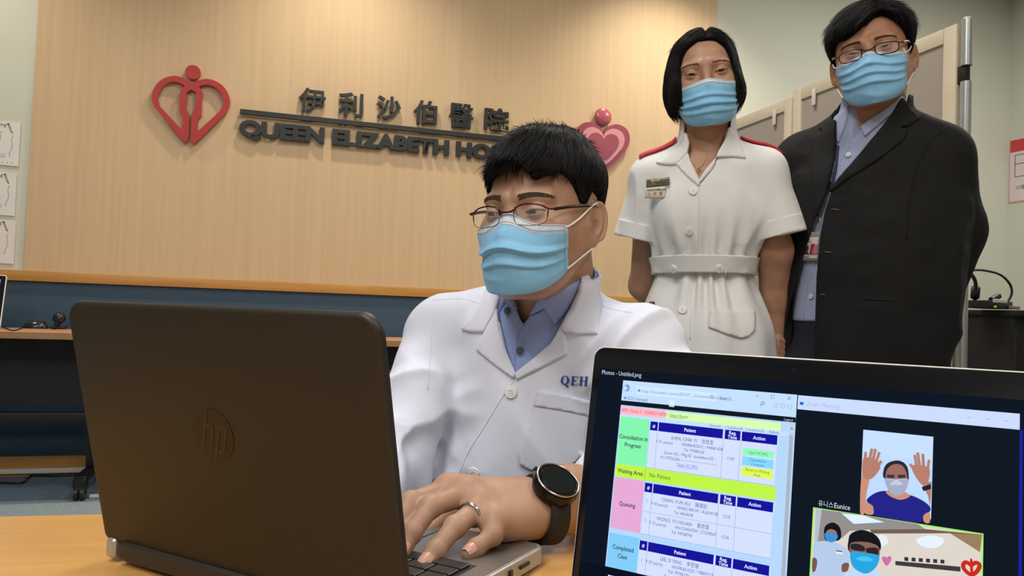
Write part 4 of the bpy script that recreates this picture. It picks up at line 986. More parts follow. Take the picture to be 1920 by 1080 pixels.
# ================================================================ people: heads, masks, hair, glasses
def skin_mat(name, c, red):
    m = mat(name, c, .5, noise=.05, nscale=25, bump=.06, bscale=900, sss=.12, spec=.4, col2=red)
    return m
M_SCLERA = mat('eye_white_shaded', rgb(168, 156, 146), .3); M_IRIS = mat('eye_iris', rgb(38, 26, 20), .1); M_PUPIL = mat('eye_pupil', rgb(6, 5, 5), .05)  # eye whites darkened, the shade they lie in is put into the colour
M_HAIR = mat('black_hair', rgb(17, 16, 16), .58, spec=.25, noise=.25, nscale=120)
M_SCALP = mat('hair_mass', rgb(14, 13, 13), .85, spec=.05, noise=.25, nscale=120)
M_BROW = mat('brow_hair', rgb(52, 42, 36), .6)
M_MASKB = mat('mask_blue', rgb(128, 188, 226), .75, noise=.05, nscale=70, bump=.15, bscale=700, sheen=.2); M_MASKW = mat('mask_white_band', rgb(196, 206, 216), .75, noise=.04, nscale=70, bump=.15, bscale=700)
M_MASKS = mat('mask_stitch', rgb(120, 152, 172), .8); M_LOOP = mat('ear_loop', rgb(226, 224, 214), .8)
HX = .0335
def head_base(p, q, ears=True, face=True):
    "head in its own metres: origin between the ears at eye height, face towards -y"
    ax = np.abs(p[:, 0]); m = np.stack([ax, p[:, 1], p[:, 2]], 1); w_ = q.get('w', 1.0)
    d = ell(p, (0, .014, .030), (.077*w_, .098, .088))
    d = smin(d, ell(p, (0, -.028, -.028), (.067*w_, .066, .082)), .03)
    d = smin(d, ell(p, (0, -.040, -.074), (.054*w_, .052, .043)), .03)
    d = smin(d, sph(p, (0, -.080, -.099), .017), .03)
    d = smin(d, cap(m, (.062*w_, .0, -.035), (.030*w_, -.062, -.098), .014), .03)
    d = smin(d, sph(m, (.047*w_, -.058, -.026), .022), .022)
    d = smin(d, cap(p, (0, .030, -.05), (0, .036, -.088), .056*q.get('neck', 1), .053*q.get('neck', 1)), .03)
    if face:
        d = smin(d, cap(m, (.010, -.088, .020), (.046, -.072, .020), .0085, .008), .014)
        d = smax(d, -ell(m, (HX, -.101, -.003), (.021, .0165, .0135)), .011)
        d = smin(d, cap(p, (0, -.086, .012), (0, -.103, -.030), .0075, .0105), .010)
        d = smin(d, sph(p, (0, -.107, -.038), .0115), .010); d = smin(d, sph(m, (.012, -.096, -.041), .0085), .006)
        d = smin(d, ell(p, (0, -.092, -.070), (.024, .010, .005)), .006); d = smin(d, ell(p, (0, -.091, -.079), (.020, .010, .006)), .006)
        ec = np.array([HX, -.0775, 0], np.float32); lid = sph(m, ec, .0136); d = smin(d, lid, .0035)
        xx = (m[:, 0]-HX)/.0150; op = q.get('eye', .0042); zz = m[:, 2]-q.get('eyez', -.0005)-.0012*xx
        half = op*np.clip(1-xx*xx, 0, 1); slit = np.maximum(np.abs(zz)-half, m[:, 1]+.078)
        d = np.maximum(d, -np.maximum(slit, sph(m, ec, .019)))
        crease = np.abs(sph(m, ec, .0150)); up = m[:, 2]-.0058
        d = d+.0009*np.exp(-(up/.0012)**2)*np.exp(-((m[:, 0]-HX)/.012)**4)*(m[:, 1] < -.06)
    if ears:
        c = np.array([.0815*w_, .012, -.012], np.float32); qv = m-c
        ca, sa_ = math.cos(.42), math.sin(.42); ex = qv[:, 0]*ca-qv[:, 1]*sa_; ey = qv[:, 0]*sa_+qv[:, 1]*ca
        e = np.stack([ex, ey-.12*qv[:, 2], qv[:, 2]], 1)
        ear = ell(e, (-.001, 0, 0), (.0042, .0165, .0285)); ear = smin(ear, ell(e, (-.001, -.005, -.026), (.0052, .0095, .0105)), .005)
        kk = np.hypot(e[:, 1]/.0165, e[:, 2]/.0285); rg = np.hypot((kk-1)*.0205, e[:, 0]-.0012)-.0034*ss(-.024, -.008, e[:, 2]+.9*np.maximum(e[:, 1], 0)); ear = smin(ear, rg, .0025)
        r2_ = np.hypot((np.hypot((e[:, 1]+.002)/.0105, (e[:, 2]-.001)/.0180)-1)*.013, e[:, 0]-.0010)-.0026*ss(-.003, .004, e[:, 1]+.15*e[:, 2]); ear = smin(ear, r2_, .003)
        ear = smax(ear, -ell(e, (.0045, -.0040, -.0040), (.0075, .0080, .0105)), .003); ear = smin(ear, sph(e, (.0015, -.0145, -.0045), .0046), .004)
        d = smin(d, ear, .006)
    return d
class Head:
    def __init__(s, pos, R, scale, q): s.o = np.asarray(pos, np.float32); s.R = np.asarray(R, np.float32); s.k = scale; s.q = q
    def loc(s, p): return ((p-s.o)@s.R)/s.k
    def wld(s, p): return (np.asarray(p, np.float32)*s.k)@s.R.T+s.o
    def sdf(s, p): return head_base(s.loc(p), s.q)*s.k
def eyes(h, parent, org, look=(0, 0)):
    for sx in (-1, 1):
        bm = bmesh.new(); bmesh.ops.create_uvsphere(bm, u_segments=32, v_segments=32, radius=.0123)
        bmesh.ops.rotate(bm, matrix=Matrix.Rotation(math.pi/2, 3, 'X'), verts=bm.verts)
        g = Vector((math.sin(look[0]), -math.cos(look[0]), math.sin(look[1]))).normalized()
        for f in bm.faces:
            a = f.calc_center_median().normalized().angle(g); f.material_index = 2 if a < .24 else (1 if a < .58 else 0)
        V = np.array([v.co[:] for v in bm.verts])+[sx*HX, -.0775, 0]; W_ = h.wld(V)-np.asarray(org)
        for v, c in zip(bm.verts, W_): v.co = c
        eo_ = obj_bm('eye', bm, [M_SCLERA, M_IRIS, M_PUPIL], parent, True)
        xx = np.linspace(-1, 1, 15); zz = h.q.get('eyez', -.0005)+.0012*xx+h.q.get('eye', .0042)*(1-xx*xx)+.0003; lx = xx*.0145
        yy = -np.sqrt(np.maximum(.0143**2-(lx*.8)**2-zz**2, 1e-6)); L = np.stack([sx*(HX+lx), -.0775+yy, zz], 1)
        tube('lash_lid_shade', h.wld(L), .00055*h.k*np.sqrt(np.clip(1.15-xx*xx, .1, 1)), M_BROW, eo_, 5, org=org)  # lash line, its dark tone also paints the upper lid's shadow
def face_mask(h, parent, org, q):
    nu, nv = 57, 56; th = np.linspace(-1, 1, nu); v = np.linspace(0, 1, nv); TH, VV = np.meshgrid(th, v); tm = q.get('tm', 1.0)
    A2 = TH**2; a = TH*tm*(1+q.get('flare', .10)*VV)
    ztop = q.get('ztop', -.008)-q.get('zdrop', .016)*(1-np.exp(-(TH/.30)**2)); zbot = q.get('zbot', -.128)+q.get('brise', .040)*A2**1.2
    Z = ztop+(zbot-ztop)*VV; yc = -.005
    r = np.full(Z.shape, .16, np.float32)
    for _ in range(40):
        p = np.stack([r*np.sin(a), yc-r*np.cos(a), Z], -1).reshape(-1, 3).astype(np.float32)
        r = np.clip(r-head_base(p, h.q, False).reshape(Z.shape)*.8, .04, .16).astype(np.float32)
    front = np.interp(Z, [-.135, -.122, -.108, -.085, -.06, -.042, -.028, -.015, -.005, .01], [.088, .098, .106, .113, .117, .116, .111, .104, .097, .094])
    side = r+.002; wgt = np.exp(-(TH/.52)**2*1.0)
    R = np.maximum(side, side*(1-wgt)+(front-q.get('slim', 0)+.002)*wgt)
    for _ in range(5):
        S_ = R.copy(); S_[1:-1, 1:-1] = (R[:-2, 1:-1]+R[2:, 1:-1]+R[1:-1, :-2]+R[1:-1, 2:])/4; R = np.maximum(S_, r+.002)
    # pleats: three folds, each an overlapping step, arched higher in the middle
    fold = np.zeros_like(R); fade = np.clip(1.08-A2, 0, 1)**.6
    for v0, amp in q.get('folds', ((.36, .0042), (.52, .0050), (.68, .0040))):
        ve = VV-(v0+.05*A2-.02); fold += amp*(ss(-.13, 0, ve)-ss(.0, .022, ve))
    fold += .0012*vnoise(np.stack([TH*5, VV*6, TH*0+q.get('seed', 1.5)], -1).reshape(-1, 3)).reshape(R.shape)+.0016*ridge(np.stack([TH*2.2+VV*2, VV*4-TH, TH*0+q.get('seed', 1.5)+7], -1).reshape(-1, 3)).reshape(R.shape)*ss(.2, .5, VV)*(1-ss(.85, 1, VV))
    R = R+fold*fade
    Pm = np.stack([R*np.sin(a), yc-R*np.cos(a), Z-.0008*fade], -1).reshape(-1, 3)
    i, j = np.meshgrid(np.arange(nv-1), np.arange(nu-1), indexing='ij'); qd = np.stack([i*nu+j, (i+1)*nu+j, (i+1)*nu+j+1, i*nu+j+1], -1).reshape(-1, 4)
    band = ((i+.5)/(nv-1) < q.get('band', .13)).ravel() & True
    edge = (np.abs((j+.5)/(nu-1)*2-1) > .95).ravel()
    nrm = np.stack([np.sin(a), -np.cos(a), a*0], -1).reshape(-1, 3)
    def slab(sel, name, m):
        f = qd[sel]; V = np.vstack([Pm, Pm-nrm*.0012]); n = len(Pm); used = np.unique(f)
        e = {}
        for k in f:
            for x in range(4): e[(k[x], k[(x+1) % 4])] = 1
        side_ = np.array([(b, a_, a_+n, b+n) for a_, b in e if (b, a_) not in e]); F_ = np.vstack([f, f[:, ::-1]+n, side_])
        u, inv = np.unique(F_, return_inverse=True); return mesh_np(name, h.wld(V[u]), inv.reshape(-1, 4), m, parent_obj[0], True, org)
    parent_obj = [parent]
    body = slab(~band, 'face_mask', M_MASKB); parent_obj[0] = body
    slab(band, 'nose_band', M_MASKW)
    # stitched lines
    G = lambda t, vv_: Pm.reshape(nv, nu, 3)[int(round(vv_*(nv-1))), int(round((t+1)/2*(nu-1)))]
    bi = max(1, int(q.get('band', .13)*(nv-1)))
    for vi in (1, bi-1):
        L = Pm.reshape(nv, nu, 3)[vi, 2:-2]+nrm.reshape(nv, nu, 3)[vi, 2:-2]*.0003; tube('stitching', h.wld(L), .00038*h.k, M_MASKS, body, 5, org=org)
    for tj in (2, nu-3):
        L = Pm.reshape(nv, nu, 3)[2:-2, tj]+nrm.reshape(nv, nu, 3)[2:-2, tj]*.0003; tube('stitching', h.wld(L), .00038*h.k, M_MASKS, body, 5, org=org)
    for sx in (-1, 1):
        t_ = .96*sx; a0 = G(t_, .06); a1 = G(t_, .94); w_ = h.q.get('w', 1.0)
        n0 = np.array([sx*.0012, 0, 0])
        up = catmull([a0+n0, a0*.5+np.array([sx*.0775*w_, -.012, .004])*.5+n0*3, (sx*.083*w_, .006, .0165), (sx*.086*w_, .018, .012), (sx*.081*w_, .026, -.008)], 6)
        dn = catmull([a1+n0, a1*.5+np.array([sx*.0795*w_, .008, -.045])*.5+n0, (sx*.0795*w_, .008, -.045), (sx*.082*w_, .020, -.032), (sx*.081*w_, .026, -.008)], 6)
        for L in (up, dn): tube('ear_loop', h.wld(L), .0013*h.k, M_LOOP, body, 6, org=org)
    return body
def strand_mesh(paths, wid):
    "paths (n, k, 3) -> thin three-sided tapered strands"
    n, k, _ = paths.shape; T = np.gradient(paths, axis=1); T /= np.linalg.norm(T, axis=2, keepdims=True)+1e-9
    rv = RNG.normal(size=(n, 1, 3)); N = np.cross(T, rv); N /= np.linalg.norm(N, axis=2, keepdims=True)+1e-9; B = np.cross(T, N)
    tp = (1-np.linspace(0, 1, k)**2*.92)[None, :, None]*np.asarray(wid).reshape(-1, 1, 1)
    V = np.stack([paths+tp*(math.cos(a)*N+math.sin(a)*B) for a in (0, 2.09, 4.19)], 2)
    i = (np.arange(n)*k*3)[:, None, None]+(np.arange(k-1)*3)[None, :, None]; j = np.arange(3)[None, None]; j2 = (j+1) % 3
    Q = np.stack([i+j, i+j2, i+3+j2, i+3+j], -1).reshape(-1, 4)
    return V.reshape(-1, 3), Q
def hair(h, parent, org, cap_f, lo, hi, res, flow, n, length, steps, wid, lift, rootsel, drop=0.0, avoid=.002, jitter=.25, name='hair', reject=None, cling=0.0):
    "hair volume plus strands that run over it; all in head space"
    V, Q = surface_nets(cap_f, lo, hi, res, 1.3)
    parts = [(h.wld(V), [Q])] if name == 'hair' else []
    idx = np.where(rootsel(V))[0]; r = V[RNG.choice(idx, n)]+RNG.normal(size=(n, 3)).astype(np.float32)*res*.4
    d0, N = grad(cap_f, r, .003); r = r-d0[:, None]*N-N*.0015
    ln = length(r)*(1+RNG.normal(size=n)*.15); lf = lift(r); D = flow(r)+RNG.normal(size=(n, 3))*jitter
    D = D-(D*N).sum(1)[:, None]*N; D /= np.linalg.norm(D, axis=1)[:, None]+1e-9; D = D+N*lf[:, None]; D /= np.linalg.norm(D, axis=1)[:, None]
    path = [r]; p = r.copy()
    for s in range(steps-1):
        p = p+D*(ln/(steps-1))[:, None]; D = D+np.array([0, 0, -drop])
        if cling:
            fd = flow(p); fd = fd/(np.linalg.norm(fd, axis=1)[:, None]+1e-9); D = D*(1-cling)+fd*cling
        D /= np.linalg.norm(D, axis=1)[:, None]
        hd = head_base(p.astype(np.float32), h.q, False, True); dd, g = grad(lambda x: head_base(x, h.q, False, True), p.astype(np.float32), .002)
        push = np.maximum(avoid-hd, 0); p = p+g*push[:, None]
        if cling:
            cd = cap_f(p.astype(np.float32)); _, cg = grad(cap_f, p.astype(np.float32), .003); p = p-cg*np.clip(cd-.0012, -.004, .004)[:, None]*.7
        path.append(p.copy())
    path = np.stack(path, 1)
    if reject is not None: path = path[~reject(path)]
    SV, SQ = strand_mesh(path, wid*(.6+.8*RNG.random(len(path)))); parts.append((h.wld(SV), [SQ]))
    Vj, Fj = join_np(parts); o = mesh_np(name, Vj, Fj, [M_HAIR, M_SCALP], parent, True, org)
    if name == 'hair':
        mi = np.zeros(len(o.data.polygons), np.int32); mi[:len(Q)] = 1; o.data.polygons.foreach_set('material_index', mi)
    return o
def brows(h, parent, org, n=260, z0=.0205, thick=.0045, tilt=0.0, wdt=.00032, m=None):
    pth = []
    for sx in (-1, 1):
        t = RNG.random(n); x = .013+t*.043; z = z0+.004*np.sin(t*2.6)-.004*t*t+tilt*t+(RNG.random(n)-.5)*thick*(1-.55*t); y = np.full(n, -.13)
        r = np.stack([x, y, z], 1).astype(np.float32)
        for _ in range(25): r[:, 1] += head_base(r, h.q, False)*.8
        d = np.stack([np.full(n, .0055), np.full(n, -.0006)+.0016*t, .0028*(1-t*1.3)], 1); P_ = np.stack([r+d*s for s in (0, .35, .7, 1.0)], 1)
        for k in range(1, 4):
            hd, g = grad(lambda x_: head_base(x_, h.q, False), P_[:, k].astype(np.float32), .002); P_[:, k] += g*(.0006-hd)[:, None]
        P_[:, :, 0] *= sx; pth.append(P_)
    for P_ in pth:
        V, Q = strand_mesh(P_, np.full(n, wdt)); mesh_np('eyebrow', h.wld(V), Q, m or M_BROW, parent, True, org)
M_LENS = mat('spectacle_lens', (.9, .95, 1), .02, alpha=.07, spec=.8)
def glasses(h, parent, org, m, top, bot, halfrim, y0=-.104, temple_z=.006, wrap=.010, rr=.0011, tw=.0022, zoff=-.003):
    "spectacles: rims given as 2D outlines around the eye centre (mm)"
    w_ = h.q.get('w', 1.0)
    def pt(x, z, sx): 
        x = x/1000+HX; return np.array([sx*x, y0+wrap*(max(x-.01, 0)/.055)**2, z/1000+zoff])
    root = None
    for sx in (-1, 1):
        tl = np.array([pt(x, z, sx) for x, z in catmull(top, 5)]); bl = np.array([pt(x, z, sx) for x, z in catmull(bot, 5)])
        if root is None:
            root = tube('spectacles', h.wld(catmull([pt(*top[0], -1), (-.006, y0-.002, zoff+.004), (.006, y0-.002, zoff+.004), pt(*top[0], 1)], 6)), rr*1.25*h.k, m, parent, 8, org=org)
        tube('rim', h.wld(tl), rr*h.k, m, root, 8, org=org)
        if halfrim:
            tube('rim', h.wld(bl[:4]), rr*.9*h.k, m, root, 6, org=org); tube('rim', h.wld(bl[-4:]), rr*.9*h.k, m, root, 6, org=org); tube('lens_wire', h.wld(bl), rr*.45*h.k, m, root, 5, org=org)
        else: tube('rim', h.wld(bl), rr*h.k, m, root, 8, org=org)
        loop = np.vstack([tl, bl[1:-1][::-1]]); c = loop.mean(0); n_ = len(loop)
        V = np.vstack([loop, c-[0, .001, 0]]); T = np.array([(i, (i+1) % n_, n_) for i in range(n_)]); mesh_np('lens', h.wld(V), T, M_LENS, root, True, org)
        o = pt(*top[-1], sx)
        tp = catmull([o, o+np.array([sx*.004, .004, .001]), (sx*(.0735*w_+.001), -.055, temple_z*.7+.001), (sx*.0815*w_, -.005, temple_z+.004), (sx*.083*w_, .014, temple_z+.001), (sx*.082*w_, .03, -.018)], 7)
        V, F_ = tube_np(h.wld(tp), tw*.6*h.k, 8); tube_o = mesh_np('temple', V, F_, m, root, True, org)
        # flat blade beside the hinge
        bl_ = catmull([o+np.array([sx*.003, .003, .0]), (sx*(.0735*w_+.001), -.055, temple_z*.7+.001), (sx*.0813*w_, -.012, temple_z+.004)], 6); K_ = h.wld(bl_); up = h.R[:, 2]
        V = np.vstack([K_+up*tw*h.k, K_-up*tw*h.k]); k = len(K_); sd = h.R[:, 0]*sx*.0008*h.k; V = np.vstack([V+sd, V-sd])
        Fq = [(i, i+1, k+i+1, k+i) for i in range(k-1)]+[(2*k+i, 3*k+i, 3*k+i+1, 2*k+i+1) for i in range(k-1)]+[(i, 2*k+i, 2*k+i+1, i+1) for i in range(k-1)]+[(k+i, k+i+1, 3*k+i+1, 3*k+i) for i in range(k-1)]
        mesh_np('temple_blade', V, np.array(Fq), m, root, True, org)
        np_ = catmull([pt(*bot[0], sx)*[1, 1, 1]+np.array([0, .001, .004]), (sx*.0125, y0+.008, zoff-.002), (sx*.0115, y0+.011, zoff-.009)], 5); tube('nose_pad', h.wld(np_), .0007*h.k, m, root, 6, org=org)
    return root
# ================================================================ the three people
def torso_local(o, R): 
    o = np.asarray(o, np.float32); R = np.asarray(R, np.float32); return lambda p: (p-o)@R
def rot_ell(p, c, r, R): return ell((p-np.asarray(c, np.float32))@np.asarray(R, np.float32), (0, 0, 0), r)
def skin_body(name, pieces, m, parent, org):
    V, F_ = join_np(pieces); return mesh_np(name, V, F_, m, parent, True, org)
def disc(name, c, n, r, t, m, parent, org, holes=True):
    n = np.asarray(n, float); n /= np.linalg.norm(n); zq = Vector((0, 0, 1)).rotation_difference(Vector(n)).to_matrix().to_4x4()
    bm = bmesh.new(); bm_cyl(bm, (0, 0, t/2), r, r*.92, t, 22)
    if holes: bm_cyl(bm, (0, 0, t+.0003), r*.62, r*.6, .0006, 18)
    bmesh.ops.transform(bm, matrix=Matrix.Translation(Vector(np.asarray(c)-np.asarray(org))) @ zq, verts=bm.verts)
    o = obj_bm(name, bm, m, parent, True)
    if holes:
        bm = bmesh.new()
        for sx in (-1, 1):
            for sy in (-1, 1): bm_cyl(bm, (sx*r*.2, sy*r*.2, t+.0008), r*.09, r*.09, .0006, 8)
        bmesh.ops.transform(bm, matrix=Matrix.Translation(Vector(np.asarray(c)-np.asarray(org))) @ zq, verts=bm.verts); obj_bm('thread_holes', bm, mat('button_hole_shadow', rgb(120, 120, 118), .8), o)
    return o
def button(f, x, y, r, m, parent, org, t0, t1, t=.0022, off=.0):
    V, b = trace(f, [(x, y)], t0, t1); d, N = grad(f, V, .006); return disc('button', V[0]+N[0]*off, N[0], r, t, m, parent, org)
def px_text(name, f, items, m, parent, org, t0, t1, off=.0015):
    "flat lettering given in photo pixels, laid on surface f"
    Vs = []; Fs = []; o = 0
    for V, T in items:
        Pq, b = trace(f, V[:, :2], t0, t1); d, N = grad(f, Pq, .006); Nm = N.mean(0); Vs.append(Pq+Nm*off); Fs.append(np.asarray(T)+o); o += len(V)
    return mesh_np(name, np.vstack(Vs), np.vstack(Fs), m, parent, False, org)
def text_px(s, x, y, size, dx=(1, 0), dy=(0, -1), offset=0.0, align='LEFT'):
    V, T = text_geo(s, 1.0, offset, 0, align, res=2); return np.array([x, y])+V[:, :1]*size*np.array(dx)+V[:, 1:2]*size*np.array(dy), T

# ---------------------------------------------------------------- A: the seated doctor
A_base = np.array([-.03, 1.28, 0.0])
pA_ = empty('person', A_base, 0, 'seated person in white coat, blue mask and spectacles typing on the laptop', 'person', 'hospital staff')
HA = Head(P(1018, 408, 1.09), frame(math.radians(31), math.radians(2), math.radians(-1.0)), .955, dict(w=1.0, eye=.0027, eyez=-.0015, neck=.97))
M_SKA = skin_mat('skin_light', rgb(174, 138, 114), rgb(162, 124, 100))
NT = HA.wld(np.array([[0, .040, -.080]]))[0].astype(float); NB = P(1012, 622, 1.20)
SR = P(838, 626, 1.21); SL = P(1198, 652, 1.105)
ER = P(712, 905, 1.08); WR = P(610, 985, .85)
EL = P(1325, 900, .97); WL = P(1062, 935, .775)
TR = frame(math.radians(8), math.radians(10), math.radians(3))
def a_torso(p, g=0.0):
    d = rot_ell(p, P(1005, 790, 1.215), (.190+g, .112+g, .215+g), TR)
    d = smin(d, rot_ell(p, P(935, 970, 1.26), (.178+g, .125+g, .20+g), TR), .08)
    d = smin(d, rot_ell(p, P(918, 1080, 1.31), (.185+g, .15+g, .12+g), TR), .08)
    d = smin(d, chain(p, [SR, NB+[0, .01, -.01], SL], [.050+g, .062+g, .052+g]), .045)
    return d
def a_neckd(p, r1, r2): return cap(p, NB+(NB-NT)*.2, NT, r1, r2)
def a_arms(p, g=0.0, end=.72):
    d = chain(p, [SR, ER, WR], [.051+g, .047+g, .036+g]); e = chain(p, [SL, EL, EL+(WL-EL)*end], [.055+g, .048+g, .041+g], .03)
    return np.minimum(d, e)
def coat_folds(p):
    w_ = np.zeros(len(p), np.float32)
    def along(a, b):
        d = b-a; L = np.linalg.norm(d); u = d/L; return (p-a)@u/L, u
    for a, b, amp, sd in ((SR, ER, .0115, 3.1), (ER, WR, .008, 5.0), (SL, EL, .009, 9.3), (EL, WL, .006, 11.0)):
        t, u = along(a, b); D = np.linalg.norm(p-a-((p-a)@u)[:, None]*u, axis=1); m = ss(-.25, .15, t)*(1-ss(1.0, 1.3, t))*(1-ss(.08, .12, D))
        q = p*np.array([12, 10, 13], np.float32)+(np.outer(t, np.array([2.6, 1.2, 1.8]))).astype(np.float32)*2+sd; w_ += m*amp*ridge(q)
    c = ss(.02, .14, np.minimum(np.linalg.norm(p-SR, axis=1), np.linalg.norm(p-SL, axis=1)))
    q = np.stack([p[:, 0]*7+p[:, 2]*5, p[:, 1]*5, p[:, 2]*3-p[:, 0]*4], 1).astype(np.float32)+2.2; w_ += c*(.0060*ridge(q)+.0022*ridge(q*2.3+5))
    return w_
VOP = np.array([(925, 470), (1103, 470), (1092, 530), (1080, 575), (1056, 622), (968, 703), (950, 660), (936, 600), (926, 545)], float)
def f_coat_full(p):
    d = smin(a_torso(p, .010), a_arms(p, .004), .016); nk = a_neckd(p, .082, .070)
    top = (p-(NT+np.array([0, .0, .005])))@np.array([0, -.38, .92], np.float32); nk = np.maximum(nk, top)
    d = smin(d, nk, .02); return d-coat_folds(p)
def f_coat(p):
    d = f_coat_full(p)
    uv, dep = project(p); hole = np.maximum(pix_sd(p, VOP), (dep-1.17).astype(np.float32)); d = np.maximum(d, -hole)
    d = np.maximum(d, -a_neckd(p, .066, .0635)); inner = smin(a_torso(p, -.006), a_arms(p, -.016, .80), .03)
    d = np.maximum(d, -inner); d = np.maximum(d, .50-p[:, 2])
    return d
def f_shirt_full(p):
    d = a_torso(p, .0035); nk = a_neckd(p, .072, .062); top = (p-NT)@np.array([0, -.42, .9], np.float32)-.004; nk = np.maximum(nk, top)
    q = np.stack([p[:, 0]*14+p[:, 2]*10, p[:, 1]*8, p[:, 2]*6], 1).astype(np.float32); return smin(d, nk, .02)-.002*ridge(q+4)
NECKV = np.array([(940, 470), (1080, 470), (1062, 540), (1030, 575), (994, 592), (981, 609), (966, 575), (950, 552), (938, 520)], float)
def f_shirt(p):
    d = f_shirt_full(p); uv, dep = project(p); hole = np.maximum(pix_sd(p, NECKV), (dep-1.165).astype(np.float32)); d = np.maximum(d, -hole)
    d = np.maximum(d, -a_neckd(p, .058, .0575)); d = np.maximum(d, -a_torso(p, -.004)); return np.maximum(d, .6-p[:, 2])
M_COAT = mat('white_coat_cotton', rgb(215, 220, 236), .85, noise=.02, nscale=12, bump=.12, bscale=1200, sheen=.15); M_SHIRT = mat('blue_shirt_cotton', rgb(140, 160, 208), .85, noise=.05, nscale=300, bump=.1, bscale=1300)
V, Q_ = surface_nets(f_coat, (-.55, .76, .5), (.40, 1.46, 1.06), .0042, 1.5); coat = mesh_np('white_coat', V, Q_, M_COAT, pA_, True, A_base)
V, Q_ = surface_nets(f_shirt, (-.22, 1.0, .68), (.24, 1.38, 1.06), .0042, 1.3); shirt = mesh_np('shirt', V, Q_, M_SHIRT, pA_, True, A_base)
t0, t1 = .85, 1.35
def c2(x, y): return (700+x*.5372, 500+y*.537)
def aP(name, f, pts, off, th, m, par, st=5, curve=False, **k): return patch(name, f, pts, off, th, m, par, A_base, t0, t1, st, curve, **k)
aP('collar', f_coat_full, [c2(*q) for q in ((425, 25), (408, 60), (385, 110), (345, 170), (310, 220), (340, 229), (385, 232), (425, 160), (438, 110), (432, 60))], .0045, .003, M_COAT, coat)
aP('lapel', f_coat_full, [c2(*q) for q in ((385, 232), (372, 262), (360, 290), (420, 340), (490, 392), (497, 372), (470, 310), (440, 225), (432, 150), (425, 165))], .0035, .0028, M_COAT, coat)
aP('collar', f_coat_full, [c2(*q) for q in ((735, 18), (770, 70), (795, 125), (790, 190), (783, 237), (720, 236), (668, 228), (655, 205), (690, 150), (718, 90), (725, 40))], .0045, .003, M_COAT, coat)
aP('lapel', f_coat_full, [c2(*q) for q in ((668, 228), (674, 270), (677, 305), (600, 345), (500, 395), (494, 372), (560, 320), (620, 268), (655, 205))], .0035, .0028, M_COAT, coat)
aP('chest_pocket', f_coat_full, [c2(*q) for q in ((575, 434), (665, 450), (757, 470), (750, 600), (735, 660), (690, 690), (600, 712), (545, 708), (512, 690), (506, 650), (540, 550))], .0030, .0026, M_COAT, coat)
aP('pocket_hem', f_coat_full, [c2(*q) for q in ((577, 432), (668, 448), (758, 468), (756, 520), (650, 500), (560, 486))], .0042, .0012, M_COAT, coat)
seam('placket_edge', f_coat_full, [c2(*q) for q in ((492, 392), (440, 470), (385, 560), (335, 640), (300, 720), (275, 800))], .0011, M_COAT, coat, A_base, t0, t1)
seam('shoulder_seam', f_coat_full, [c2(*q) for q in ((212, 112), (206, 200), (198, 320), (190, 430))], .0007, M_COAT, coat, A_base, t0, t1)
seam('shoulder_seam', f_coat_full, [c2(*q) for q in ((205, 118), (300, 112), (370, 128))], .0007, M_COAT, coat, A_base, t0, t1)
seam('shoulder_seam', f_coat_full, [c2(*q) for q in ((798, 135), (840, 150), (900, 160))], .0007, M_COAT, coat, A_base, t0, t1)
M_BTN = mat('white_button', rgb(226, 226, 226), .35, noise=.03, nscale=90)
button(f_coat_full, 958, 735, .0092, M_BTN, coat, A_base, t0, t1, .0026, .001); button(f_coat_full, 889, 887, .0092, M_BTN, coat, A_base, t0, t1, .0026, .001)
# shirt collar leaves, placket, buttons
aP('shirt_collar', f_shirt_full, [c2(*q) for q in ((428, 40), (432, 100), (437, 168), (452, 140), (468, 118), (500, 150), (470, 60), (450, 20))], .005, .0025, M_SHIRT, shirt, 4)
aP('shirt_collar', f_shirt_full, [c2(*q) for q in ((727, 0), (722, 60), (690, 120), (655, 170), (632, 205), (622, 175), (600, 140), (548, 165), (575, 115), (630, 90), (680, 40))], .005, .0025, M_SHIRT, shirt, 4)
seam('shirt_placket', f_shirt_full, [c2(*q) for q in ((525, 205), (505, 245), (498, 300), (492, 366))], .0012, M_SHIRT, shirt, A_base, t0, t1)
M_BTND = mat('dark_rimmed_button', rgb(70, 72, 80), .3)
for x, y in ((976, 658), (955, 583)):
    b_ = button(f_shirt_full, x, y, .0056, M_BTND, shirt, A_base, t0, t1, .002, .004); 
# embroidered letters
def serif(x0, parts): return [np.array([(x0+a, b) for a, b in pl]) for pl in parts]
def bar(x0, y0, x1, y1): return [(x0, y0), (x1, y0), (x1, y1), (x0, y1)]
EL_ = [bar(1, 0, 5, 1), bar(1.8, 0, 4.2, 10), bar(1, 9, 5, 10), bar(4.2, 9.2, 9, 10), bar(8.3, 7, 9, 10), bar(4.2, 4.6, 7.2, 5.4), bar(6.6, 3.6, 7.2, 6.4), bar(4.2, 0, 9.4, .8), bar(8.7, 0, 9.4, 3)]
HL_ = [bar(.5, 0, 5, .9), bar(1.6, 0, 4, 10), bar(.5, 9.1, 5, 10), bar(7, 0, 11.5, .9), bar(8, 0, 10.4, 10), bar(7, 9.1, 11.5, 10), bar(4, 4.6, 8, 5.4)]
qo = [(5.6+5.2*math.cos(t), 5+5.1*math.sin(t)) for t in np.linspace(0, 2*np.pi, 25)]; qi = [(5.6+2.6*math.cos(t), 5+4.3*math.sin(t)) for t in np.linspace(0, 2*np.pi, 25)]
items = []
def emb_add(x0, polys):
    for pl in polys: items.append(np.array([(x0+a, b) for a, b in pl]))
emb_add(0, [[qo[i], qo[i+1], qi[i+1], qi[i]] for i in range(24)]+[[(5, 1.5), (7, 2), (11.5, -2.4), (8.5, -2.6)]]); emb_add(12.2, EL_); emb_add(22.6, HL_)
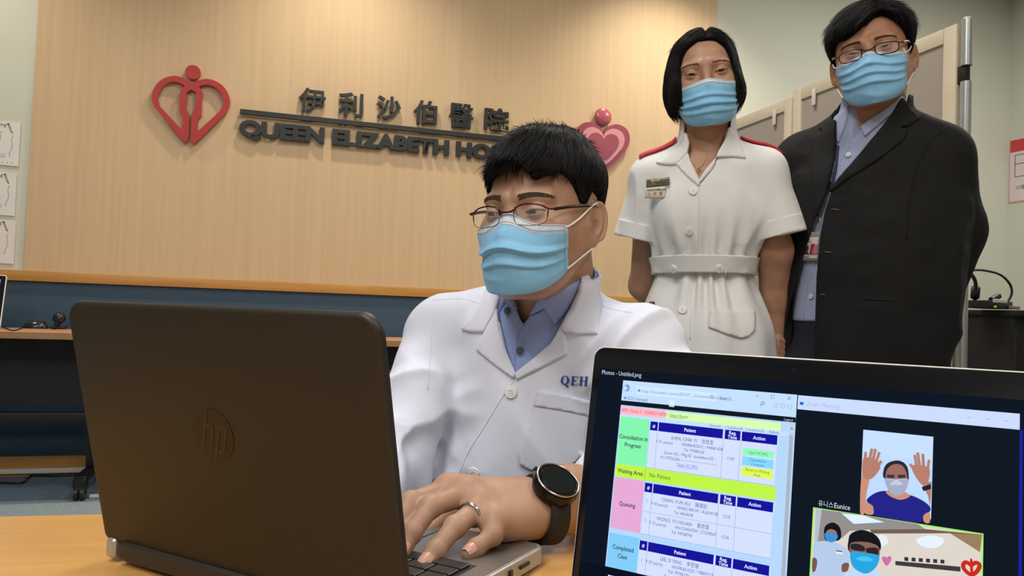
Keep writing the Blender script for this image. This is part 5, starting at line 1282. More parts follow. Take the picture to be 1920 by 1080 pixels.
def emap(q): x = 1050+q[:, 0]*1.545+q[:, 1]*.2; y = 720.5+q[:, 0]*.085-q[:, 1]*1.72; return np.stack([x, y], 1)
M_EMB = mat('navy_embroidery', rgb(38, 58, 132), .8, noise=.15, nscale=400)
px_text('embroidery', f_coat_full, [(emap(q), np.array([(0, 1, 2), (0, 2, 3)])) for q in items], M_EMB, coat, A_base, t0, t1, .0022)

# left hand on the keyboard
hd = lambda x, y, d: P(x, y, d)
W1 = hd(1048, 940, .768)
KN = dict(i=hd(842, 918, .735), m=hd(876, 926, .727), r=hd(902, 950, .715), p=hd(928, 980, .700))
FG = dict(i=[KN['i'], hd(770, 942, .705), hd(742, 990, .68), hd(728, 1022, .665)],
          m=[KN['m'], hd(808, 950, .695), hd(772, 1000, .672), hd(752, 1040, .655)],
          r=[KN['r'], hd(853, 988, .682), hd(815, 1035, .657), hd(793, 1062, .640)],
          p=[KN['p'], hd(924, 1004, .684), hd(893, 1027, .670), hd(878, 1038, .662)])
TB = [hd(985, 925, .79), hd(900, 940, .80), hd(835, 970, .775), hd(800, 1000, .745)]
def f_hand(p):
    d = chain(p, [WL+(WL-EL)*-.8, WL, W1], [.034, .0275, .0265], .03)
    wr = hd(1010, 935, .757)
    for k, r in (('i', .0125), ('m', .0128), ('r', .0125), ('p', .0118)):
        d = smin(d, cap(p, wr+(KN[k]-KN['m'])*.45, KN[k], .0165, r), .014)
    d = smin(d, cap(p, hd(1000, 975, .742), hd(945, 985, .715), .016, .013), .02)
    for k, rs in (('i', (.0104, .0091, .0080, .0068)), ('m', (.0106, .0092, .0081, .0069)), ('r', (.0102, .0090, .0080, .0069)), ('p', (.0093, .0081, .0072, .0062))):
        f_ = chain(p, FG[k], rs, .004)
        for j, rr in ((1, rs[1]*1.06), (2, rs[2]*1.03)): f_ = smin(f_, sph(p, FG[k][j], rr), .004)
        d = smin(d, f_, .006); d = smin(d, sph(p, KN[k]+np.array([0, .0, .002]), rs[0]*1.12), .012)
    d = smin(d, chain(p, TB, (.018, .014, .0115, .0085), .008), .012)
    return d
lo = np.min([*sum(FG.values(), []), *TB, WL, W1], 0)-.03; hi = np.max([*sum(FG.values(), []), *TB, WL, W1], 0)+.05
piece_hand = surface_nets(f_hand, lo, hi, .0016, 1.2)
# right hand (behind the lid)
RK = np.array([-.02, -.03, 0]); rb_ = WR
RF = []
for k in range(4):
    b = WR+np.array([.02+.020*(k-1.5)*.9, -.075+.012*abs(k-1.5), -.004])+np.array([-.02, .012, 0])*(k-1.5)*.5; RF.append([b, b+[.004, -.036, .004], b+[.006, -.058, -.012], b+[.006, -.066, -.024]])
RT = [WR+[.03, -.02, -.005], WR+[.05, -.05, -.012], WR+[.055, -.08, -.02]]
def f_rhand(p):
    d = chain(p, [ER*.3+WR*.7, WR], [.034, .027])
    for k in range(4): d = smin(d, cap(p, WR+(RF[k][0]-WR)*.2, RF[k][0], .016, .012), .012); d = smin(d, chain(p, RF[k], (.011, .0095, .0085, .0072), .004), .006)
    return smin(d, chain(p, RT, (.016, .012, .009), .006), .012)
lo2 = np.min(sum(RF, []), 0)-.04; hi2 = WR+.09
piece_rh = surface_nets(f_rhand, np.minimum(lo2, WR-.05), hi2, .0028, 1.2)
f_headA = lambda p: smin(HA.sdf(p), cap(p, NB, NT, .055, .052), .02)
hb = HA.wld(np.array([[0, 0, 0]]))[0]
piece_head = surface_nets(f_headA, hb-[.13, .15, .24], hb+[.13, .15, .14], .0018, 1.2)
piece_torso = surface_nets(lambda p: smin(a_torso(p, -.012), a_arms(p, -.014, .9), .03), (-.55, .76, .45), (.40, 1.46, 1.0), .012, 1.2)
body = skin_body('body', [(piece_head[0], [piece_head[1]]), (piece_hand[0], [piece_hand[1]]), (piece_rh[0], [piece_rh[1]]), (piece_torso[0], [piece_torso[1]])], M_SKA, pA_, A_base)
# finger nails
M_NAIL = mat('finger_nail', rgb(206, 156, 138), .3)
for k in ('r', 'p', 'm'):
    a, b = FG[k][2], FG[k][3]; u = (b-a)/np.linalg.norm(b-a); tip = b-u*.0025
    n_ = np.array([.05, -.55, 1.0]); n_ -= u*(n_@u); n_ /= np.linalg.norm(n_); s_ = np.cross(u, n_); g = []
    for i in range(7):
        for j in range(7):
            x = (i/6-.5)*2; y = (j/6-.5)*2; hw = .0056*(1-.25*max(0, y)**2); g.append(tip+u*y*.0068+s_*x*hw+n_*(.0079-.0030*x*x-.0012*max(0, y)**2))
    G_ = np.array(g); Fq = np.array([(i*7+j, (i+1)*7+j, (i+1)*7+j+1, i*7+j+1) for i in range(6) for j in range(6)]); mesh_np('nail', G_, Fq, M_NAIL, body, True, A_base)
eyes(HA, pA_, A_base, (-.25, -.25)); brows(HA, pA_, A_base, 420, .0180, .0085, .0025, .00028, mat('soft_brow_dark', rgb(66, 54, 46), .7))
mkA = face_mask(HA, pA_, A_base, dict(ztop=-.002, zdrop=.017, zbot=-.115, brise=.036, tm=.90, slim=.006, band=.14, seed=2.5, folds=((.46, .0075), (.66, .0040))))
M_RIM = mat('wine_red_metal', rgb(66, 26, 28), .3, metal=.6)
glasses(HA, pA_, A_base, M_RIM, [(-21, 7), (-14, 12), (0, 14), (16, 12), (26, 7), (31, 6)], [(-21, 7), (-22, -2), (-18, -12), (-5, -15), (12, -15), (24, -10), (27, 6)], True, zoff=-.006, temple_z=.008)
# ring
ra, rb2 = FG['r'][0], FG['r'][1]; rc = ra+(rb2-ra)*.42; ru = (rb2-ra)/np.linalg.norm(rb2-ra); r1 = np.cross(ru, [0, 0, 1.0]); r1 /= np.linalg.norm(r1); r2 = np.cross(ru, r1)
M_RING = mat('silver_ring', rgb(206, 202, 196), .18, metal=1.0)
rp = [rc+0.0109*(math.cos(t)*r1+math.sin(t)*r2) for t in np.linspace(0, 2*np.pi, 36, endpoint=False)]; V, F_ = tube_np(rp, .0019, 10, True); mesh_np('ring', V, F_, M_RING, pA_, True, A_base)
# watch
wc_ = P(1041, 935, .765); wu = (W1-WL); wu = (hd(1010, 935, .757)-WL); wu /= np.linalg.norm(wu)
wface = P(1042, 908, .735); wn_ = np.array([.30, -.48, .82]); wn_ -= wu*(wn_@wu)*.35; wn_ /= np.linalg.norm(wn_)
M_WATCH = mat('gunmetal_watch', rgb(46, 42, 42), .22, metal=.85); M_STRAP = mat('black_rubber_strap', rgb(13, 13, 14), .65, noise=.1, nscale=200); M_WGLASS = mat('watch_glass', rgb(14, 24, 24), .05)
zq = Vector((0, 0, 1)).rotation_difference(Vector(wn_)).to_matrix().to_4x4(); WMx = Matrix.Translation(Vector(wface-A_base)) @ zq
bm = bmesh.new(); bm_cyl(bm, (0, 0, -.0045), .0215, .0225, .007, 40, WMx); bm_cyl(bm, (0, 0, .0015), .0235, .0225, .005, 40, WMx); bm_cyl(bm, (0, 0, .0050), .0215, .0190, .003, 40, WMx)
watch = obj_bm('watch', bm, M_WATCH, pA_, True)
bm = bmesh.new(); bm_cyl(bm, (0, 0, .0066), .0175, .0172, .0008, 36, WMx); obj_bm('watch_glass', bm, M_WGLASS, watch, True)
for a in (-.35, .35):
    bm = bmesh.new(); bm_cyl(bm, (0, 0, 0), .0022, .0022, .004, 12, WMx @ Matrix.Rotation(a+2.2, 4, 'Z') @ Matrix.Translation((.0245, 0, -.002)) @ Matrix.Rotation(math.pi/2, 4, 'Y')); obj_bm('crown', bm, M_WATCH, watch, True)
V, F_ = tube_np([np.array(WMx @ Vector((.0212*math.cos(t), .0212*math.sin(t), .0058))) for t in np.linspace(0, 2*np.pi, 60, endpoint=False)], .0009, 8, True); mesh_np('bezel_ring', V, F_, M_RING, watch, True)
cw = wface-wn_*.034; s1_ = np.cross(wu, wn_); s1_ /= np.linalg.norm(s1_)
ring_ = []
for t in np.linspace(.55, 2*np.pi-.55, 40):
    ring_.append(cw+wn_*.0315*math.cos(t)+s1_*.0315*math.sin(t))
ring_ = np.array(ring_); hw = wu*.0105; tn = ring_-cw; tn /= np.linalg.norm(tn, axis=1)[:, None]
Vs_ = np.vstack([ring_+hw+tn*.0022, ring_-hw+tn*.0022, ring_-hw-tn*.0008, ring_+hw-tn*.0008]); k = len(ring_)
Fq = np.array([(c_*k+i, ((c_+1) % 4)*k+i, ((c_+1) % 4)*k+i+1, c_*k+i+1) for c_ in range(4) for i in range(k-1)]); mesh_np('strap', Vs_, Fq, M_STRAP, watch, True, A_base)

# hair: short, tousled on top, fringe forward
HLA = (np.radians([0, 25, 45, 58, 68, 78, 90, 105, 120, 150, 180]), np.array([.062, .056, .050, .036, .008, .005, .030, .022, -.020, -.055, -.070]))
def az(p): return np.arctan2(np.abs(p[:, 0]), -p[:, 1]+.004)
def capA(p):
    sa2 = np.arctan2(p[:, 0], -p[:, 1]+.004); hl = np.interp(az(p), *HLA)+.006*vnoise(p*np.array([70, 20, 20], np.float32))-.012*np.exp(-((sa2-.42)/.25)**2)+.005*np.exp(-((sa2+.12)/.16)**2)-.006*np.exp(-((sa2+.6)/.2)**2); up = ss(.02, .085, p[:, 2]); s_ = ss(-.003, .010, p[:, 2]-hl)
    lat = ss(.045, .075, np.abs(p[:, 0])); th = (.004+.017*up*(1-.35*lat))*s_-.006*(1-s_)+.0022*ridge(p*np.array([45, 22, 30], np.float32))*s_*up
    return head_base(p, HA.q, False, False)-th
def flowA(p):
    side = ss(.035, .07, np.abs(p[:, 0])); f = np.stack([p[:, 0]*5, -.9+0*p[:, 0], -.35-1.2*side], 1)
    back = ss(.03, .08, p[:, 1])[:, None]; f = f*(1-back)+np.stack([p[:, 0]*6, .2+0*p[:, 0], -1+0*p[:, 0]], 1)*back
    q = p.astype(np.float32)*38; f[:, 0] += .55*vnoise(q); f[:, 2] += .3*vnoise(q+9); return f
selA = lambda V: (V[:, 2] > np.interp(az(V), *HLA)+.006)
hairA = hair(HA, pA_, A_base, capA, (-.12, -.14, -.12), (.12, .15, .17), .0026, flowA, 9000,
             lambda r: .010+.026*ss(.03, .09, r[:, 2]), 6, .00042, lambda r: .04+.10*ss(.09, .12, r[:, 2]), selA, drop=.06, jitter=.10, cling=.35)
# loose tufts standing up on the crown and the fringe falling on the forehead
hair(HA, pA_, A_base, capA, (-.12, -.14, -.12), (.12, .15, .17), .012, flowA, 600, lambda r: .018+0*r[:, 0], 5, .0005, lambda r: .45+.5*vnoise(r.astype(np.float32)*45), lambda V: V[:, 2] > .108, drop=.10, jitter=.12, name='hair_tufts')
hair(HA, pA_, A_base, capA, (-.12, -.14, -.12), (.12, .15, .17), .006, flowA, 1500, lambda r: .022+.012*vnoise(r.astype(np.float32)*np.array([60, 10, 10], np.float32)), 6, .00045, lambda r: .10+0*r[:, 0], lambda V: (V[:, 1] < -.06) & (V[:, 2] > .062) & (V[:, 2] < .085), drop=.35, jitter=.08, name='fringe')

# trousers, chair
M_TROU = mat('dark_trousers', rgb(34, 36, 44), .85, noise=.08, nscale=200)
hipL = P(985, 1100, 1.30); hipR = P(850, 1100, 1.33); hipL[2] = hipR[2] = .50
kneeL = hipL+[.03, -.42, .02]; kneeR = hipR+[-.06, -.42, .02]; footL = kneeL*[1, 1, 0]+[0, .02, .09]; footR = kneeR*[1, 1, 0]+[0, .02, .09]
def f_tr(p):
    d = rot_ell(p, (hipL+hipR)/2+[0, .02, .02], (.18, .15, .12), TR)
    for h_, k_, f_ in ((hipL, kneeL, footL), (hipR, kneeR, footR)): d = smin(d, chain(p, [h_, k_, f_], [.085, .065, .055], .03), .05)
    return np.maximum(d, .09-p[:, 2])
V, Q_ = surface_nets(f_tr, (-.35, .75, .05), (.3, 1.55, .68), .010, 1.2); mesh_np('trousers', V, Q_, M_TROU, pA_, True, A_base)
M_SHOE = mat('black_leather_shoe', rgb(20, 19, 18), .3)
for f_ in (footL, footR):
    g = lambda p, c=f_: np.maximum(smin(ell(p, c+[0, -.06, -.055], (.046, .12, .04)), ell(p, c+[0, .02, -.035], (.042, .055, .06)), .02), .004-p[:, 2])
    V, Q_ = surface_nets(g, f_-[.08, .24, .1], f_+[.08, .12, .06], .006, 1.2); mesh_np('shoe', V, Q_, M_SHOE, pA_, True, A_base)
chb = np.array([hipL[0]*.5+hipR[0]*.5, hipL[1]+.05, 0]); ch = empty('office_chair', chb, .12, 'black fabric office chair under the seated person in the white coat', 'chair')
M_CHF = mat('black_chair_fabric', rgb(30, 31, 34), .95, noise=.1, nscale=300)
box('seat', (0, -.06, .35), (.47, .46, .07), M_CHF, ch, .03, 4); box('backrest', (0, .26, .66), (.42, .05, .32), M_CHF, ch, .022, 4); box('back_bracket', (0, .255, .42), (.07, .02, .22), M_BLACKP, ch, .006)
tube('gas_column', [(0, -.04, .08), (0, -.04, .32)], .028, M_BLACKM, ch, 16)
for k in range(5):
    a = k*2*math.pi/5+.3; ex, ey = .27*math.cos(a), -.04+.27*math.sin(a); tube('leg', [(0, -.04, .10), (ex, ey, .075)], [.026, .018], M_BLACKP, ch, 10)
    bm = bmesh.new(); bm_cyl(bm, (0, 0, 0), .029, .029, .04, 20, Matrix.Translation((ex, ey, .029)) @ Matrix.Rotation(a, 4, 'Z') @ Matrix.Rotation(math.pi/2, 4, 'X')); obj_bm('castor', bm, M_BLACKP, ch, True)
# ---------------------------------------------------------------- B: the nurse
B_base = np.array([.46, 1.78, 0.0]); tb0, tb1 = 1.45, 2.0
pB = empty('person', B_base, 0, 'standing person with black bob in white nurse dress with red shoulder straps', 'person', 'hospital staff')
HB = Head(P(1321, 152, 1.775), frame(math.radians(12), math.radians(4), math.radians(-7)), .955, dict(w=.97, eye=.0024, eyez=-.0015, neck=.82))
M_SKB = skin_mat('skin_tan', rgb(180, 140, 114), rgb(164, 122, 97))
NBb = P(1324, 290, 1.785); NTb = P(1326, 205, 1.78)
SBl = P(1226, 330, 1.80); SBr = P(1430, 322, 1.745)
TRb = frame(math.radians(8), 0, math.radians(-1))
def b_torso(p, g=0.0):
    d = rot_ell(p, P(1320, 395, 1.79), (.128+g, .092+g, .150+g), TRb)
    for x, y in ((1278, 402), (1362, 400)): d = smin(d, sph(p, P(x, y, 1.752), .046+g), .06)
    d = smin(d, rot_ell(p, P(1319, 500, 1.80), (.095+g, .076+g, .13+g), TRb), .06)
    d = smin(d, chain(p, [SBl, NBb+[0, .01, -.012], SBr], [.040+g, .050+g, .040+g]), .035)
    return d
WB = P(1320, 503, 1.80); zB = WB[2]
bx_ = TRb[:, 0]
def b_skirt(p):
    q = (p-WB)@TRb.astype(np.float32); t = np.clip(-q[:, 2], 0, .6); w_ = .104+.042*ss(0, .16, t)+.16*t*.5
    k = np.hypot(q[:, 0], q[:, 1]/.78)-w_; ang = np.arctan2(q[:, 0], -q[:, 1])
    fl = np.sin(ang*15+3*np.sin(ang*3))*.0065*np.exp(-((t-.04)/.08)**2)+np.sin(ang*8+1)*.007*ss(.04, .3, t)
    return np.maximum(np.maximum(k*.85-fl, q[:, 2]-.012), .52-p[:, 2])
SLb = [SBl, P(1197, 445, 1.82)]; SRb = [SBr, P(1462, 440, 1.735)]
def b_folds(p):
    q = (p-WB)@TRb.astype(np.float32); ang = np.arctan2(q[:, 0], -q[:, 1]); t = q[:, 2]
    g = np.sin(ang*17+2*np.sin(ang*2.3))*.0050*np.exp(-((t-.03)/.06)**2)
    r = .0060*ridge((p*np.array([16, 12, 5], np.float32))+3)*ss(-.02, .08, t)
    return g+r
def b_sleeve(p, g=0.0):
    d = cap(p, SLb[0], SLb[1], .044+g, .053+g); e = cap(p, SRb[0], SRb[1], .044+g, .054+g)
    for (a, b), nm in ((SLb, 0), (SRb, 1)):
        u = (b-a)/np.linalg.norm(b-a); cut = (p-b)@u.astype(np.float32)
        if nm == 0: d = np.maximum(d, cut)
        else: e = np.maximum(e, cut)
    return np.minimum(d, e)
def f_dress_full(p):
    d = smin(b_torso(p, .008), b_sleeve(p), .028); nk = cap(p, NBb+(NBb-NTb)*.1, NTb, .066, .058); top = (p-NTb-np.array([0, 0, -.012]))@np.array([0, -.5, .86], np.float32)
    d = smin(d, np.maximum(nk, top), .018); up = np.maximum(d, (zB-.01)-p[:, 2])
    return smin(up-b_folds(p), b_skirt(p), .006)
VB = np.array([(1280, 215), (1372, 215), (1368, 245), (1352, 285), (1338, 312), (1312, 346), (1298, 312), (1288, 285), (1283, 250)], float)
def f_dress(p):
    d = f_dress_full(p); uv, dep = project(p); hole = np.maximum(pix_sd(p, VB), (dep-1.77).astype(np.float32)); d = np.maximum(d, -hole)
    d = np.maximum(d, -cap(p, NBb+(NBb-NTb)*.1, NTb, .055, .053))
    inn = np.maximum(b_torso(p, -.004), zB+.012-p[:, 2])
    for a, b in (SLb, SRb): inn = np.minimum(inn, cap(p, a, b+(b-a)*.4, .034, .050))
    return np.maximum(d, -inn)
M_DRESS = mat('white_uniform_cotton', rgb(217, 218, 217), .85, noise=.02, nscale=12, bump=.12, bscale=1200, sheen=.15)
V, Q_ = surface_nets(f_dress, (.14, 1.5, .5), (.80, 2.08, 1.46), .0045, 1.5); dress = mesh_np('uniform_dress', V, Q_, M_DRESS, pB, True, B_base)
def c5(x, y): return (1150+x*.426, 220+y*.426)
def bP(name, f, pts, off, th, m, par, st=4, curve=False, **k): return patch(name, f, pts, off, th, m, par, B_base, tb0, tb1, st, curve, **k)
bP('collar', f_dress_full, [c5(*q) for q in ((322, 70), (300, 120), (245, 170), (190, 203), (225, 211), (272, 212), (300, 190), (325, 160), (335, 110))], .005, .003, M_DRESS, dress)
bP('lapel', f_dress_full, [c5(*q) for q in ((275, 205), (300, 235), (340, 275), (378, 305), (383, 285), (360, 240), (338, 190), (330, 160), (300, 185))], .004, .003, M_DRESS, dress)
bP('collar', f_dress_full, [c5(*q) for q in ((508, 45), (540, 90), (583, 182), (520, 176), (450, 178), (462, 150), (490, 100))], .005, .003, M_DRESS, dress)
bP('lapel', f_dress_full, [c5(*q) for q in ((450, 178), (445, 210), (430, 232), (378, 292), (376, 275), (410, 225), (440, 190))], .004, .003, M_DRESS, dress)
seam('placket_edge', f_dress_full, [c5(*q) for q in ((378, 300), (375, 400), (372, 520), (368, 625))], .0016, M_DRESS, dress, B_base, tb0, tb1)
seam('placket_edge', f_dress_full, [c5(*q) for q in ((350, 715), (342, 800), (340, 900), (338, 980))], .0018, M_DRESS, dress, B_base, tb0, tb1)
for x, y in ((350, 326), (333, 500), (304, 848)): button(f_dress_full, *c5(x, y), .0095, M_BTN, dress, B_base, tb0, tb1, .003, .001)
# belt ring
def f_belt(p):
    q = (p-WB)@TRb.astype(np.float32); d = smin(b_torso(p, .008), b_skirt(p), .01); return np.maximum(np.abs(d-.006)-.0032, np.abs(q[:, 2]-.004)-.0195)
V, Q_ = surface_nets(f_belt, WB-[.2, .2, .05], WB+[.2, .2, .05], .003, 1.4); belt = mesh_np('belt', V, Q_, M_DRESS, pB, True, B_base)
f_bo = lambda p: smin(b_torso(p, .008), b_skirt(p), .01)-.0092
for x, y in ((265, 668), (466, 666)): button(f_bo, *c5(x, y), .0098, M_BTN, belt, B_base, tb0, tb1, .003)
seam('belt_end', f_bo, [c5(*q) for q in ((496, 640), (504, 655), (492, 698))], .0007, M_DRESS, belt, B_base, tb0, tb1)
# patch pockets, one holding pens
bP('pocket', f_dress_full, [c5(*q) for q in ((428, 852), (520, 856), (617, 850), (620, 900), (618, 940), (590, 966), (560, 972), (490, 952), (420, 925))], .005, .004, M_DRESS, dress)
bP('pocket', f_dress_full, [c5(*q) for q in ((105, 838), (150, 842), (187, 838), (200, 960), (120, 960))], .006, .004, M_DRESS, dress)
Vp, _ = trace(f_dress_full, [c5(160, 835)], tb0, tb1)
for k_, (cx, col_) in enumerate(((160, (190, 60, 60)), (172, (40, 60, 90)))):
    Vp, _ = trace(f_dress_full, [c5(cx, 850), c5(cx, 812)], tb0, tb1); tube('pen', [Vp[0]-FW*.008, Vp[1]-FW*.010], .0035, mat('pen_%d' % k_, rgb(*col_), .4), pB, 8, org=B_base)
bP('pocket_pouch', f_dress_full, [c5(*q) for q in ((103, 828), (150, 823), (186, 824), (186, 842), (105, 842))], .007, .004, mat('tan_pouch', rgb(120, 104, 84), .7), pB)
# sleeve cuffs
def cuff(a, b, r, name):
    u = (b-a)/np.linalg.norm(b-a); u = u.astype(np.float32)
    def f(p):
        s_ = (p-b)@u; ax_ = np.linalg.norm(p-b-s_[:, None]*u, axis=1); return np.maximum(np.abs(ax_-(r+.0005)-.09*s_*.4)-.0028, np.abs(s_+.015)-.0185)
    V, Q_ = surface_nets(f, b-[.09, .09, .09], b+[.09, .09, .09], .0026, 1.2); mesh_np(name, V, Q_, M_DRESS, dress, True, B_base)
cuff(*SLb, .0535, 'sleeve_cuff'); cuff(*SRb, .0545, 'sleeve_cuff')
# red shoulder straps
M_EPA = mat('red_strap', rgb(190, 32, 48), .7, noise=.05, nscale=200)
def strap(pts, name):
    q = np.array([P(*c5(x, y), d) for x, y, d in pts]); q = catmull(q, 5); f_ = lambda p: f_dress_full(p)
    V = []
    for p_ in q:
        for oy in (-.020, -.007, .007, .020):
            v = np.array([p_[0]+oy*.15, p_[1]+oy, p_[2]+.06]); V.append(v)
    V = np.array(V, np.float32)
    for _ in range(30): V[:, 2] -= f_(V)*.7
    V[:, 2] += .004; k = len(q); V2 = np.vstack([V, V+[0, 0, .005]]); n = len(V); Fq = []
    for i in range(k-1):
        for j in range(3): a_ = i*4+j; Fq += [(a_, a_+4, a_+5, a_+1), (n+a_, n+a_+1, n+a_+5, n+a_+4)]
        Fq += [(i*4, n+i*4, n+i*4+4, i*4+4), (i*4+3, i*4+7, n+i*4+7, n+i*4+3)]
    for j in range(3): Fq += [(j, j+1, n+j+1, n+j), ((k-1)*4+j, n+(k-1)*4+j, n+(k-1)*4+j+1, (k-1)*4+j+1)]
    mesh_np(name, V2, np.array(Fq), M_EPA, pB, False, B_base)
strap([(112, 215, 1.80), (190, 175, 1.80), (275, 138, 1.79)], 'shoulder_strap'); strap([(560, 118, 1.77), (650, 140, 1.765), (738, 165, 1.76)], 'shoulder_strap')
# name plates
def c8(x, y): return (1200+x*.0509, 325+y*.0509)
_pv, _ = trace(f_dress_full, [(1212, 350), (1255, 345), (1232, 335), (1230, 370)], tb0, tb1); _pn = np.array([-.30, -.93, -.05]); _pn /= np.linalg.norm(_pn); _po = ((_pv-_pv.mean(0))@_pn).max()
f_flat = lambda p: ((p-_pv.mean(0))@_pn).astype(np.float32)-_po-.007
plate = bP('name_plate', f_flat, [c8(245, 240), c8(1085, 145), c8(1080, 435), c8(240, 530)], .005, .003, mat('bronze_plate', rgb(122, 116, 96), .4, metal=.4, noise=.05), pB, 5)
badge = bP('name_card', f_flat, [c8(215, 548), c8(955, 492), c8(940, 905), c8(190, 920)], .004, .002, mat('name_card_paper', rgb(206, 200, 184), .6, noise=.03), pB, 5)
M_TXTD = mat('card_text_dark', rgb(50, 50, 48), .8); M_TXTR = mat('card_text_red', rgb(176, 84, 88), .8)
dx_ = np.array([1, -.065]); dy_ = np.array([-.0, -1])
px_text('print', f_flat, [text_px('PUN KWEN-LIN', *c8(275, 672), 5.0, dx_, dy_, .02)], M_TXTD, badge, B_base, tb0, tb1, .0045)
px_text('print', f_flat, [text_px('文', *c8(265, 850), 8, dx_, dy_), text_px('佩', *c8(480, 830), 8, dx_, dy_), text_px('蓮', *c8(690, 815), 8, dx_, dy_)], M_TXTR, badge, B_base, tb0, tb1, .0045)
px_text('print', f_flat, [text_px('伊院護師', *c8(560, 415), 5.6, dx_*1.05, dy_), text_px('QUEEN ELIZABETH HOSPITAL', *c8(490, 300), 2.6, dx_*.9, dy_)], M_TXTD, plate, B_base, tb0, tb1, .0055)
px_text('print', f_flat, [(np.array([c8(360+60*math.cos(t)*(1-.3*math.sin(t)), 330-90*math.sin(t)) for t in np.linspace(0, 6.28, 13)[:-1]]), np.array([(0, i, i+1) for i in range(1, 11)]))], mat('plate_red', rgb(110, 52, 46), .6), plate, B_base, tb0, tb1, .0055)
# arms and hands clasped behind
ELb = P(1207, 535, 1.90); WLb = P(1290, 640, 1.93); ERb = P(1452, 560, 1.81); WRb = P(1452, 668, 1.83)
FB = [[P(1408, 650+8*k, 1.86), P(1436, 640+11*k, 1.800), P(1456, 636+11*k, 1.787), P(1469, 640+11*k, 1.797)] for k in range(4)]
def f_armsB(p):
    d = chain(p, [SBl, ELb, WLb, P(1360, 670, 1.93)], [.040, .034, .024, .022], .02)
    e = chain(p, [SBr, P(1452, 470, 1.765), ERb, WRb, P(1420, 740, 1.9)], [.040, .0385, .033, .0245, .02], .02)
    d = np.minimum(d, e)
    h_ = cap(p, P(1350, 668, 1.93), P(1405, 668, 1.865), .026, .024)
    for q in FB: h_ = smin(h_, chain(p, q, (.010, .0088, .008, .007), .004), .006)
    h_ = smin(h_, chain(p, [P(1370, 650, 1.92), P(1400, 690, 1.89), P(1430, 700, 1.88)], (.012, .010, .008), .005), .01)
    return smin(d, h_, .006)
pc_arm = surface_nets(f_armsB, (.2, 1.62, .72), (.75, 2.05, 1.42), .0036, 1.2)
f_headB = lambda p: smin(HB.sdf(p), cap(p, NBb+(NBb-NTb)*.4, NTb, .054, .047), .02)
hb = HB.wld(np.array([[0, 0, 0]]))[0]; pc_head = surface_nets(f_headB, hb-[.12, .14, .24], hb+[.12, .14, .14], .0024, 1.2)
f_chestB = lambda p: b_torso(p, -.002)
pc_ch = surface_nets(lambda p: np.maximum(f_chestB(p), zB+.07-p[:, 2]), (.2, 1.6, .95), (.75, 2.0, 1.42), .007, 1.2)
legsB = []
for sx in (-1, 1):
    k0 = np.array([WB[0]+sx*.075, WB[1]+.0, .62]); k1 = k0*[1, 1, 0]+[0, 0, .06]; legsB.append((k0, k1))
f_legsB = lambda p: np.maximum(np.minimum(chain(p, [legsB[0][0]+[0, 0, .1], legsB[0][0]*[1, 1, .55], legsB[0][1]], [.07, .045, .032], .02), chain(p, [legsB[1][0]+[0, 0, .1], legsB[1][0]*[1, 1, .55], legsB[1][1]], [.07, .045, .032], .02)), .05-p[:, 2])
pc_lg = surface_nets(f_legsB, (.2, 1.6, .02), (.75, 2.0, .8), .009, 1.2)
bodyB = skin_body('body', [(a, [b]) for a, b in (pc_head, pc_arm, pc_ch, pc_lg)], M_SKB, pB, B_base)
M_WSHOE = mat('white_shoe', rgb(200, 200, 196), .5)
for k0, k1 in legsB:
    g = lambda p, c=k1: np.maximum(smin(ell(p, c+[0, -.07, -.03], (.038, .10, .032)), ell(p, c+[0, .015, -.015], (.036, .045, .05)), .02), .003-p[:, 2])
    V, Q_ = surface_nets(g, k1-[.07, .22, .07], k1+[.07, .1, .06], .006, 1.2); mesh_np('shoe', V, Q_, M_WSHOE, pB, True, B_base)
eyes(HB, pB, B_base, (.05, -.2)); brows(HB, pB, B_base, 150, .0175, .0055, .003, .00024, mat('soft_brow', rgb(88, 66, 54), .7))
face_mask(HB, pB, B_base, dict(ztop=-.019, zdrop=.007, zbot=-.124, brise=.045, tm=1.0, slim=.003, band=.11, seed=9.5, folds=((.40, .0040), (.58, .0060), (.76, .0035))))
# necklace
ch_ = np.array([trace(f_chestB, [c5(x, y)], tb0, tb1)[0][0] for x, y in ((330, 165), (345, 195), (362, 215), (373, 226), (385, 215), (400, 190), (410, 165))]); tube('necklace', catmull(ch_-FW*.003, 5), .0007, mat('gold_chain', rgb(200, 170, 110), .25, metal=.9), pB, 5, org=B_base)
pc = trace(f_chestB, [c5(374, 236)], tb0, tb1)[0][0]-FW*.005
bm = bmesh.new(); bm_box(bm, pc-B_base, (.0024, .002, .016)); bm_box(bm, pc-B_base+np.array([0, 0, .002]), (.010, .002, .0024)); obj_bm('cross_pendant', bm, MATS['gold_chain'], pB)
# bob hair
def capB(p):
    ax = np.abs(p[:, 0]); hb_ = head_base(p, HB.q, False, False)
    up = ss(-.02, .06, p[:, 2]); vol = hb_-(.012-.002*up)
    sq = np.stack([ax+.016*(p[:, 0] > 0), p[:, 1], p[:, 2]], 1); side = ell(sq, (.052, .022, -.022), (.045, .060, .078)); back = ell(p, (0, .055, -.03), (.075, .058, .085))
    d = smin(vol, np.minimum(side, back), .03)
    low = -(p[:, 2]+.070); d = smax(d, low, .012)
    # open the face: oval window, parted on the person's left
    fx = np.abs(p[:, 0]-.003)/.060; fz = np.abs(p[:, 2]+.032)/.108; oval = ((fx**2.7+fz**2.7)**(1/2.7)-1)*.06
    cutf = np.maximum(oval, p[:, 1]+.018); d = smax(d, -cutf, .008)
    part = .006*np.exp(-((p[:, 0]-.012)/.005)**2)*ss(.08, .1, p[:, 2]); return d+part+.0018*ridge(p*np.array([40, 25, 8], np.float32))
